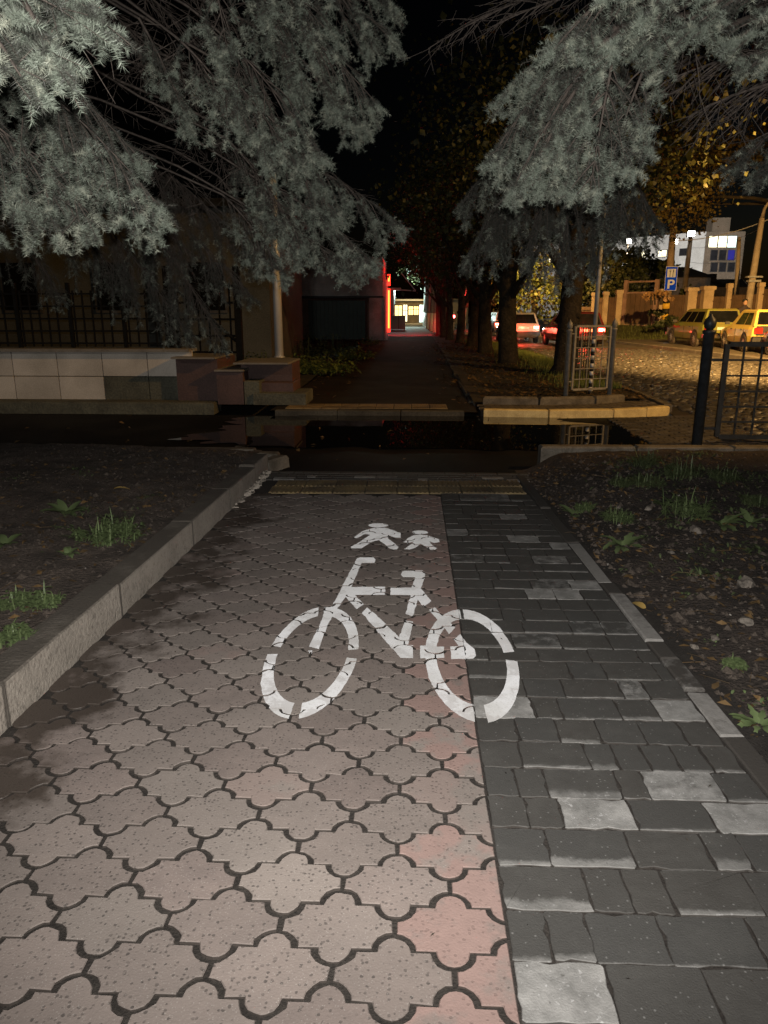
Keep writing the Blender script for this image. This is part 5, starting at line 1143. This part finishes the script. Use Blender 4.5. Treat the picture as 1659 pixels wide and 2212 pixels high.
# person behind the yellow car
c = at(1608, 668, 31.5)
g = thing('person', (c.x, 31.5, .1), 'person in a dark jacket standing behind the roof of the yellow car', 'person')
def skin(name, V, E, Rd, mat, parent):
    me = bpy.data.meshes.new(name); me.from_pydata(V, E, []); o = link(name, me, parent); me.materials.append(mat)
    o.modifiers.new('skin', 'SKIN'); sv = me.skin_vertices[0].data
    for i, r in enumerate(Rd): sv[i].radius = (r, r*.85) if not hasattr(r, '__len__') else r
    sv[0].use_root = True
    sb_ = o.modifiers.new('sub', 'SUBSURF'); sb_.levels = sb_.render_levels = 1; return o
V = [(0, 0, .95), (0, 0, 1.2), (0, .01, 1.42), (0, .01, 1.54), (0, -.01, 1.66), (0, -.01, 1.76), (.2, 0, 1.42), (.27, -.03, 1.14), (.25, -.14, .92), (-.2, 0, 1.42), (-.27, -.03, 1.14), (-.25, -.14, .92), (.11, 0, .88), (.12, -.02, .5), (.12, .02, .08), (.12, -.12, .04), (-.11, 0, .88), (-.12, -.02, .5), (-.12, .02, .08), (-.12, -.12, .04)]
E_ = [(0, 1), (1, 2), (2, 3), (3, 4), (4, 5), (2, 6), (6, 7), (7, 8), (2, 9), (9, 10), (10, 11), (0, 12), (12, 13), (13, 14), (14, 15), (0, 16), (16, 17), (17, 18), (18, 19)]
skin('body', V, E_, [(.17, .12), (.17, .12), (.17, .11), .055, .09, .07, .075, .055, .04, .075, .055, .04, .095, .065, .045, .04, .095, .065, .045, .04], pm('dark_jacket', (.04, .02, .02), (.02, .02, .025), 12, .8, .3, coord='obj'), g)
fm = bmesh.new(); bmesh.ops.create_uvsphere(fm, u_segments=14, v_segments=10, radius=1)
for v in fm.verts: v.co = Vector((v.co.x*.082, v.co.y*.1 - .012, v.co.z*.115 + 1.68))
fme = bpy.data.meshes.new('face'); fm.to_mesh(fme); fm.free(); fme.materials.append(pm('skin', (.45, .28, .2), None, 9, .6, .1)); link('face', fme, g)
MB().lathe([(.09, 1.7), (.1, 1.74), (.085, 1.8), (.03, 1.825)], (0, .012, 0), 12).build('hair', M['black'], g, True)
# ================================================================ blue spruces
def needles(S, nper, nl, w, seed):
    """S: rows of (origin, direction, length); one sharp triangle per needle"""
    rgn = np.random.default_rng(seed); S = np.asarray(S, float); n = len(S); k = nper
    o = np.repeat(S[:, 0:3], k, 0); d = np.repeat(S[:, 3:6], k, 0); L = np.repeat(S[:, 6:7], k, 0)
    N = n*k; t = (np.tile((np.arange(k) + .5)/k, n)[:, None] + rgn.normal(size=(N, 1))*.02).clip(0, 1)
    r = rgn.normal(size=(N, 3)); r -= (r*d).sum(1)[:, None]*d; r /= np.linalg.norm(r, axis=1)[:, None]
    r[:, 2] += .25; r /= np.linalg.norm(r, axis=1)[:, None]
    fw = .22 + .7*t**3 + rgn.normal(size=(N, 1))*.12
    nd = r + d*fw; nd /= np.linalg.norm(nd, axis=1)[:, None]
    p = o + d*L*t; ln = nl*(1 - .25*t)*(1 + .14*rgn.normal(size=(N, 1)))
    s = np.cross(nd, rgn.normal(size=(N, 3))); s /= np.linalg.norm(s, axis=1)[:, None]
    V = np.stack([p - s*w*.5, p + s*w*.5, p + nd*ln], 1).reshape(-1, 3)
    return V, np.arange(3*N).reshape(-1, 3)
def sticks(segs, mat):                                 # three sided twigs
    S = np.asarray(segs, float); a, b, ra, rb = S[:, 0:3], S[:, 3:6], S[:, 6:7], S[:, 7:8]
    d = b - a; d /= np.maximum(np.linalg.norm(d, axis=1), 1e-6)[:, None]; u = np.cross(d, np.where(np.abs(d[:, 2:3]) < .9, [[0, 0, 1.]], [[1., 0, 0]])); u /= np.linalg.norm(u, axis=1)[:, None]; v = np.cross(d, u)
    ring = [math.cos(k*2.0944)*u + math.sin(k*2.0944)*v for k in range(3)]
    V = np.stack([a + q*ra for q in ring] + [b + q*rb for q in ring], 1).reshape(-1, 3)
    i = np.arange(len(S))[:, None]*6; T = np.concatenate([i + q for q in ([0, 3, 4], [0, 4, 1], [1, 4, 5], [1, 5, 2], [2, 5, 3], [2, 3, 0])], 0)
    return V, T
def bough(tree, root, base, tip, width, seed, droop=.5, dead=0.0, bare=.42, dens=1.0, nper=60, nl=.026, nw=.0017, sag=.12, inner=False, shl=1.0):
    """stem from the trunk through base to tip; drooping branchlets on both sides, shoots along each"""
    rg = random.Random(seed); base, tip, root = Vector(base), Vector(tip), Vector(root)
    d = tip - base; n = 26; stem = []
    for i in range(n+1):
        t = i/n; q = base.lerp(tip, t) + Vector((0, 0, sag*d.length*(4*t*(1-t))*.5 + sag*d.length*.3*(1-t)*0)); stem.append(q)
    segs = []; shoots = []; q0 = root
    inner_pts = [root.lerp(base, k/6) + Vector((rg.gauss(0, .09), rg.gauss(0, .09), rg.gauss(0, .07) + .25*math.sin(math.pi*k/6)))*(1 if 0 < k < 6 else 0) for k in range(7)]
    rb = .007 + .0017*(base - root).length
    for k in range(6): segs.append((*inner_pts[k], *inner_pts[k+1], rb*(1.6 - .1*k), rb*(1.5 - .1*k)))
    for k in range(16):                                # dead twigs on the bare inner limb
        j = rg.randrange(6); q = inner_pts[j].lerp(inner_pts[j+1], rg.random()); dv = Vector((rg.gauss(0, 1), rg.gauss(0, 1), rg.gauss(-.5, .5))).normalized()
        for m in range(5):
            q2 = q + dv*rg.uniform(.06, .12); segs.append((*q, *q2, .004 - .0006*m, .0034 - .0006*m))
            e = q2 + (dv + Vector((rg.gauss(0, .8), rg.gauss(0, .8), rg.gauss(-.2, .6)))).normalized()*rg.uniform(.05, .16); segs.append((*q2, *e, .0022, .001))
            q = q2; dv = (dv + Vector((rg.gauss(0, .2), rg.gauss(0, .2), -.12))).normalized()
    for i in range(n): t = i/n; segs.append((*stem[i], *stem[i+1], rb*(1-t)*.9 + .003, rb*(1-t-1/n)*.9 + .003))
    L = d.length; step = .075/dens; s = .04
    while s < L:
        t = s/L; i = min(n-1, int(t*n)); p = stem[i].lerp(stem[i+1], t*n - i); tg = (stem[i+1] - stem[i]).normalized()
        sd = tg.cross(Vector((0, 0, 1))).normalized()
        for sgn in (-1, 1):
            prof = (.35 + .65*math.sin(math.pi*min(1, .22 + t*.72)))*(1 - t**5*.75)
            bl = width*prof*rg.uniform(.55, 1.1)
            ang = R(rg.uniform(40, 62))*(1 - .35*t); dr = (tg*math.cos(ang) + sd*sgn*math.sin(ang) + Vector((rg.gauss(0, .15), rg.gauss(0, .15), rg.uniform(-.35, .35)))).normalized()
            m = max(3, int(bl/.062)); q = p.copy(); isdead = rg.random() < dead
            for k in range(m):
                u = k/m; dr = (dr + Vector((rg.gauss(0, .07), rg.gauss(0, .07), -droop*.2 + rg.gauss(0, .06)))).normalized()
                q2 = q + dr*(bl/m); segs.append((*q, *q2, .0045*(1-u) + .0016, .0045*(1-u-1/m) + .0015))
                live = not isdead and (u > bare or t > .75)
                if k > 0:
                    for sg2 in (-1, 1):
                        if rg.random() < ((.85 if u > .55 else .5) if live else .45)*(dens if dens < 1 else 1):
                            s2 = dr.cross(Vector((rg.gauss(0, .3), rg.gauss(0, .3), 1))).normalized(); a2 = R(rg.uniform(35, 60))
                            sdv = (dr*math.cos(a2) + s2*sg2*math.sin(a2) + Vector((0, 0, rg.uniform(-.5, .1)*(.5 + droop)))).normalized(); sl = rg.uniform(.07, .14)*(1 - .25*u)*shl*(1.3 if not live else 1)
                            if live: shoots.append((*q2, *sdv, sl, u)); segs.append((*q2, *(q2 + sdv*sl*.9), .0018, .0012))
                            else:
                                e = q2 + sdv*sl*1.4; segs.append((*q2, *e, .0022, .001))
                                if rg.random() < .5: f = q2.lerp(e, .6); segs.append((*f, *(f + (sdv + Vector((rg.gauss(0, .5), rg.gauss(0, .5), rg.gauss(0, .5)))).normalized()*sl*.7), .0014, .0008))
                if live: shoots.append((*q, *dr, bl/m*1.15, u))
                q = q2
            if not isdead:
                for _ in range(4): shoots.append((*q, *(dr + Vector((rg.gauss(0, .55), rg.gauss(0, .55), rg.gauss(0, .45)))).normalized(), rg.uniform(.05, .09)*shl, 1))
        s += step*rg.uniform(.75, 1.25)
    if dead < 1: shoots.append((*tip, *(tip - stem[-3]).normalized(), .1, 1))
    V, T = sticks(segs, None); r = tree.location
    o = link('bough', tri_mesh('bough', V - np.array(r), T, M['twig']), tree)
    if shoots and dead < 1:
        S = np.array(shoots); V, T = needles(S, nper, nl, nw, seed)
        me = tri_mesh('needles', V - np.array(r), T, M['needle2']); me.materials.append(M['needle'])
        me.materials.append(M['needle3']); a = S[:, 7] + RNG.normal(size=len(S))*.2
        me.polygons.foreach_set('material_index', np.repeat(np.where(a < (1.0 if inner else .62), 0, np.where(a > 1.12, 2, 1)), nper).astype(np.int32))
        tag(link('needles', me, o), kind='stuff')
    return len(shoots)
def spruce(name, x, y, z, h, label):
    g = thing(name, (x, y, z), label, 'tree', 'blue spruces framing the path')
    MB().tube([(0, 0, -.1), (0, 0, .3), (.02, 0, h*.5), (0, 0, h)], [.24, .19, .12, .02], 12).build('trunk', M['bark'], g, True)
    return g
A = spruce('blue_spruce', -4.7, 6.2, zl(-4.7, 6.2), 9, 'left blue spruce whose drooping boughs fill the upper left')
C = spruce('blue_spruce', 5.0, 6.6, zr(5.0, 6.6), 9, 'right blue spruce whose boughs hang over the right of the path')
cnt = 0
def B(tree, b, t, w, nper=60, **k):                    # b, t: (x, y, distance) read from the photograph
    global cnt; cnt += 1
    bp, tp = at(*b), at(*t); tr = tree.location; dist = (bp.xy - tr.xy).length
    root = Vector((tr.x, tr.y, min(7, bp.z + .25*dist + .1))); near = t[2]
    nw = k.pop('nw', .0011 + .00022*near)
    return bough(tree, root, bp, tp, w, 100 + cnt, nper=nper, nw=nw, **k)
T0 = 0
# left tree -------------------------------------------------------------------------------------------
for b, t, w, kw in (
    ((-140, -60, 2.0), (45, 165, 1.9), .17, dict(nper=130, bare=.0, droop=.4)), ((-60, -150, 2.1), (120, 130, 2.0), .17, dict(nper=130, bare=0, droop=.4)),
    ((60, -170, 2.25), (225, 70, 2.2), .16, dict(nper=130, bare=0, droop=.3)), ((-120, -140, 2.2), (10, 60, 2.1), .18, dict(nper=130, bare=0)), ((0, -200, 2.3), (150, 20, 2.25), .16, dict(nper=130, bare=0)),
    ((-160, 60, 3.5), (340, 440, 3.5), .62, dict(nper=75, droop=1.1, bare=.05, sag=.2)), ((-260, 150, 3.4), (190, 460, 3.35), .55, dict(nper=75, droop=1.1, bare=.05, sag=.2)), ((-320, 230, 3.4), (60, 445, 3.3), .5, dict(nper=75, droop=1, bare=.05, sag=.15)),
    ((-100, 20, 3.9), (290, 330, 3.9), .6, dict(nper=70, droop=1, bare=.05, sag=.15)), ((-80, 60, 3.9), (200, 300, 3.8), .55, dict(nper=70, droop=.9, bare=.05)),
    ((300, 40, 5.0), (408, 270, 5.0), .34, dict(droop=.9, bare=.15)),
    ((400, 10, 5.2), (690, 330, 5.0), .62, dict(droop=.7)), ((470, -60, 5.4), (815, 225, 5.3), .66, dict(droop=.7)), ((520, -140, 5.6), (840, 80, 5.5), .62, dict(droop=.6)), ((430, -160, 5.4), (700, 60, 5.2), .6, dict(droop=.6)),
    ((380, 80, 5.0), (540, 280, 4.9), .5, dict(droop=.8)), ((560, 60, 5.6), (770, 260, 5.5), .55, dict(droop=.8)), ((455, -80, 4.8), (490, 105, 4.7), .26, dict(droop=1)), ((450, 120, 5.1), (640, 355, 5.0), .5, dict(droop=.9)),
    ((500, -80, 5.7), (640, 180, 5.6), .6, dict(droop=.8)), ((620, -150, 6), (850, 20, 5.9), .55, dict(droop=.5)),
    ((520, 260, 6.0), (730, 470, 6.0), .55, dict(droop=.8)), ((590, 330, 6.3), (862, 485, 6.3), .62, dict(droop=.8)), ((560, 390, 6.2), (800, 565, 6.2), .6, dict(droop=.8)), ((490, 300, 6.0), (650, 520, 6.0), .55, dict(droop=.9)),
    ((480, 420, 6.4), (610, 590, 6.3), .5, dict(droop=.9)), ((540, 200, 5.9), (700, 400, 5.8), .5, dict(droop=.9)), ((470, 380, 7), (590, 560, 7), .6, dict(droop=1, inner=True)), ((500, 200, 6.6), (590, 480, 6.6), .6, dict(droop=1, inner=True)), ((560, 460, 6.5), (740, 575, 6.4), .5, dict(droop=.7)),
    ((170, 330, 8.6), (545, 640, 8.3), .9, dict(nper=32, droop=1, bare=.35, inner=True)), ((120, 380, 8.6), (410, 730, 8.3), .9, dict(nper=32, droop=1, bare=.3, inner=True)), ((60, 420, 9.0), (280, 620, 8.8), .8, dict(nper=30, droop=.9, bare=.35, inner=True)),
    ((270, 420, 8.6), (480, 745, 8.2), .8, dict(nper=32, droop=1, bare=.3, inner=True)), ((330, 360, 8.4), (560, 580, 8.2), .7, dict(nper=30, droop=.9, bare=.3, inner=True)), ((-40, 420, 9.2), (130, 640, 9.0), .8, dict(nper=28, droop=.9, bare=.35, inner=True)),
    ((200, 60, 6.0), (470, 215, 5.8), .6, dict(dead=1)), ((230, -70, 5.9), (440, 110, 5.8), .55, dict(dead=1)), ((190, 0, 5.8), (400, 190, 5.6), .5, dict(dead=1)), ((330, -80, 6), (520, 60, 5.9), .5, dict(dead=1)),
    ((160, 250, 8.0), (520, 520, 7.6), .8, dict(dead=1)), ((100, 320, 8.4), (420, 560, 8.2), .8, dict(dead=1)), ((300, 150, 7.4), (560, 420, 7.2), .7, dict(dead=.9, nper=30, inner=True)), ((20, -120, 2.6), (180, 110, 2.6), .2, dict(dead=1, dens=.6))):
    T0 += B(A, b, t, w, kw.pop('nper', 55), **kw)
# right tree ------------------------------------------------------------------------------------------
for b, t, w, kw in (
    ((1460, -110, 3.5), (1205, 95, 3.5), .34, dict(nper=80, bare=.1, droop=.3)), ((1520, -60, 3.6), (1300, 125, 3.6), .32, dict(nper=80, bare=.1, droop=.5)), ((1640, -150, 3.6), (1400, 60, 3.6), .34, dict(nper=80, bare=.05, droop=.3)),
    ((1760, -60, 3.8), (1500, 55, 3.7), .3, dict(nper=80, bare=.1, droop=.3)), ((1640, -40, 3.9), (1410, 110, 3.9), .28, dict(nper=75, bare=.1, droop=.6)), ((1850, -60, 3.9), (1590, 90, 3.8), .32, dict(nper=75, bare=.1)), ((1800, 60, 4.1), (1625, 140, 4.0), .25, dict(nper=75, bare=.1)),
    ((1330, 20, 4.4), (1068, 330, 4.4), .5, dict(nper=70, droop=.9, bare=.1)), ((1330, 60, 4.2), (1112, 400, 4.1), .46, dict(nper=75, droop=.9, bare=.1)), ((1320, 80, 4.1), (1165, 345, 4.0), .45, dict(nper=75, droop=1, bare=.1)),
    ((1330, 100, 4.0), (1275, 410, 3.9), .42, dict(nper=80, droop=1, bare=.05)), ((1400, 130, 4.1), (1322, 345, 4.0), .36, dict(nper=80, droop=1, bare=.05)), ((1330, 20, 4.5), (1080, 210, 4.6), .45, dict(nper=65, droop=.8, bare=.1)), ((1280, 60, 4.4), (1215, 385, 4.2), .42, dict(nper=75, droop=1, bare=.05)), ((1400, -20, 4.4), (1150, 150, 4.3), .4, dict(nper=70, droop=.9, bare=.1)),
    ((1250, 130, 7.0), (1000, 440, 7.2), .9, dict(nper=46, droop=1.1, bare=.1, inner=True)), ((1220, 240, 7.0), (1010, 560, 7.1), .85, dict(nper=46, droop=1, bare=.1, inner=True)), ((1260, 200, 7.0), (1140, 550, 7.0), .9, dict(nper=46, droop=1.1, bare=.1, inner=True)),
    ((1260, 240, 7.0), (1425, 492, 6.9), .7, dict(nper=46, droop=.8, bare=.1, inner=True)), ((1300, 230, 7.0), (1280, 550, 7.0), .9, dict(nper=46, droop=1.1, bare=.1, inner=True)), ((1250, 90, 6.6), (1060, 370, 6.8), .8, dict(nper=46, droop=1, bare=.1, inner=True)), ((1300, 200, 6.5), (1350, 500, 6.4), .7, dict(nper=46, droop=1.1, bare=.1, inner=True)),
    ((1240, 300, 6.9), (1215, 560, 6.9), .8, dict(nper=46, droop=1.1, bare=.1, inner=True)), ((1170, 280, 7.1), (1060, 520, 7.1), .7, dict(nper=46, droop=1.1, bare=.1, inner=True)), ((1320, 60, 6.2), (1400, 330, 6.2), .6, dict(nper=46, droop=1, bare=.15, inner=True)), ((1800, 220, 5.4), (1590, 350, 5.3), .4, dict(nper=55, droop=.7, bare=.2, inner=True)), ((1820, 280, 5.4), (1630, 390, 5.3), .35, dict(nper=55, droop=.8, bare=.2, inner=True)),
    ((1380, -60, 5.6), (925, 105, 5.6), .3, dict(dead=1, droop=.5)), ((1400, -30, 5.6), (1060, 60, 5.6), .3, dict(dead=1)), ((1780, 110, 4.8), (1440, 175, 4.7), .4, dict(dead=1, droop=.8)), ((1820, 160, 4.8), (1490, 250, 4.7), .4, dict(dead=1, droop=.8)), ((1820, 120, 5.2), (1560, 230, 5.1), .4, dict(dead=1))):
    T0 += B(C, b, t, w, kw.pop('nper', 55), **kw)
print('shoots', T0)
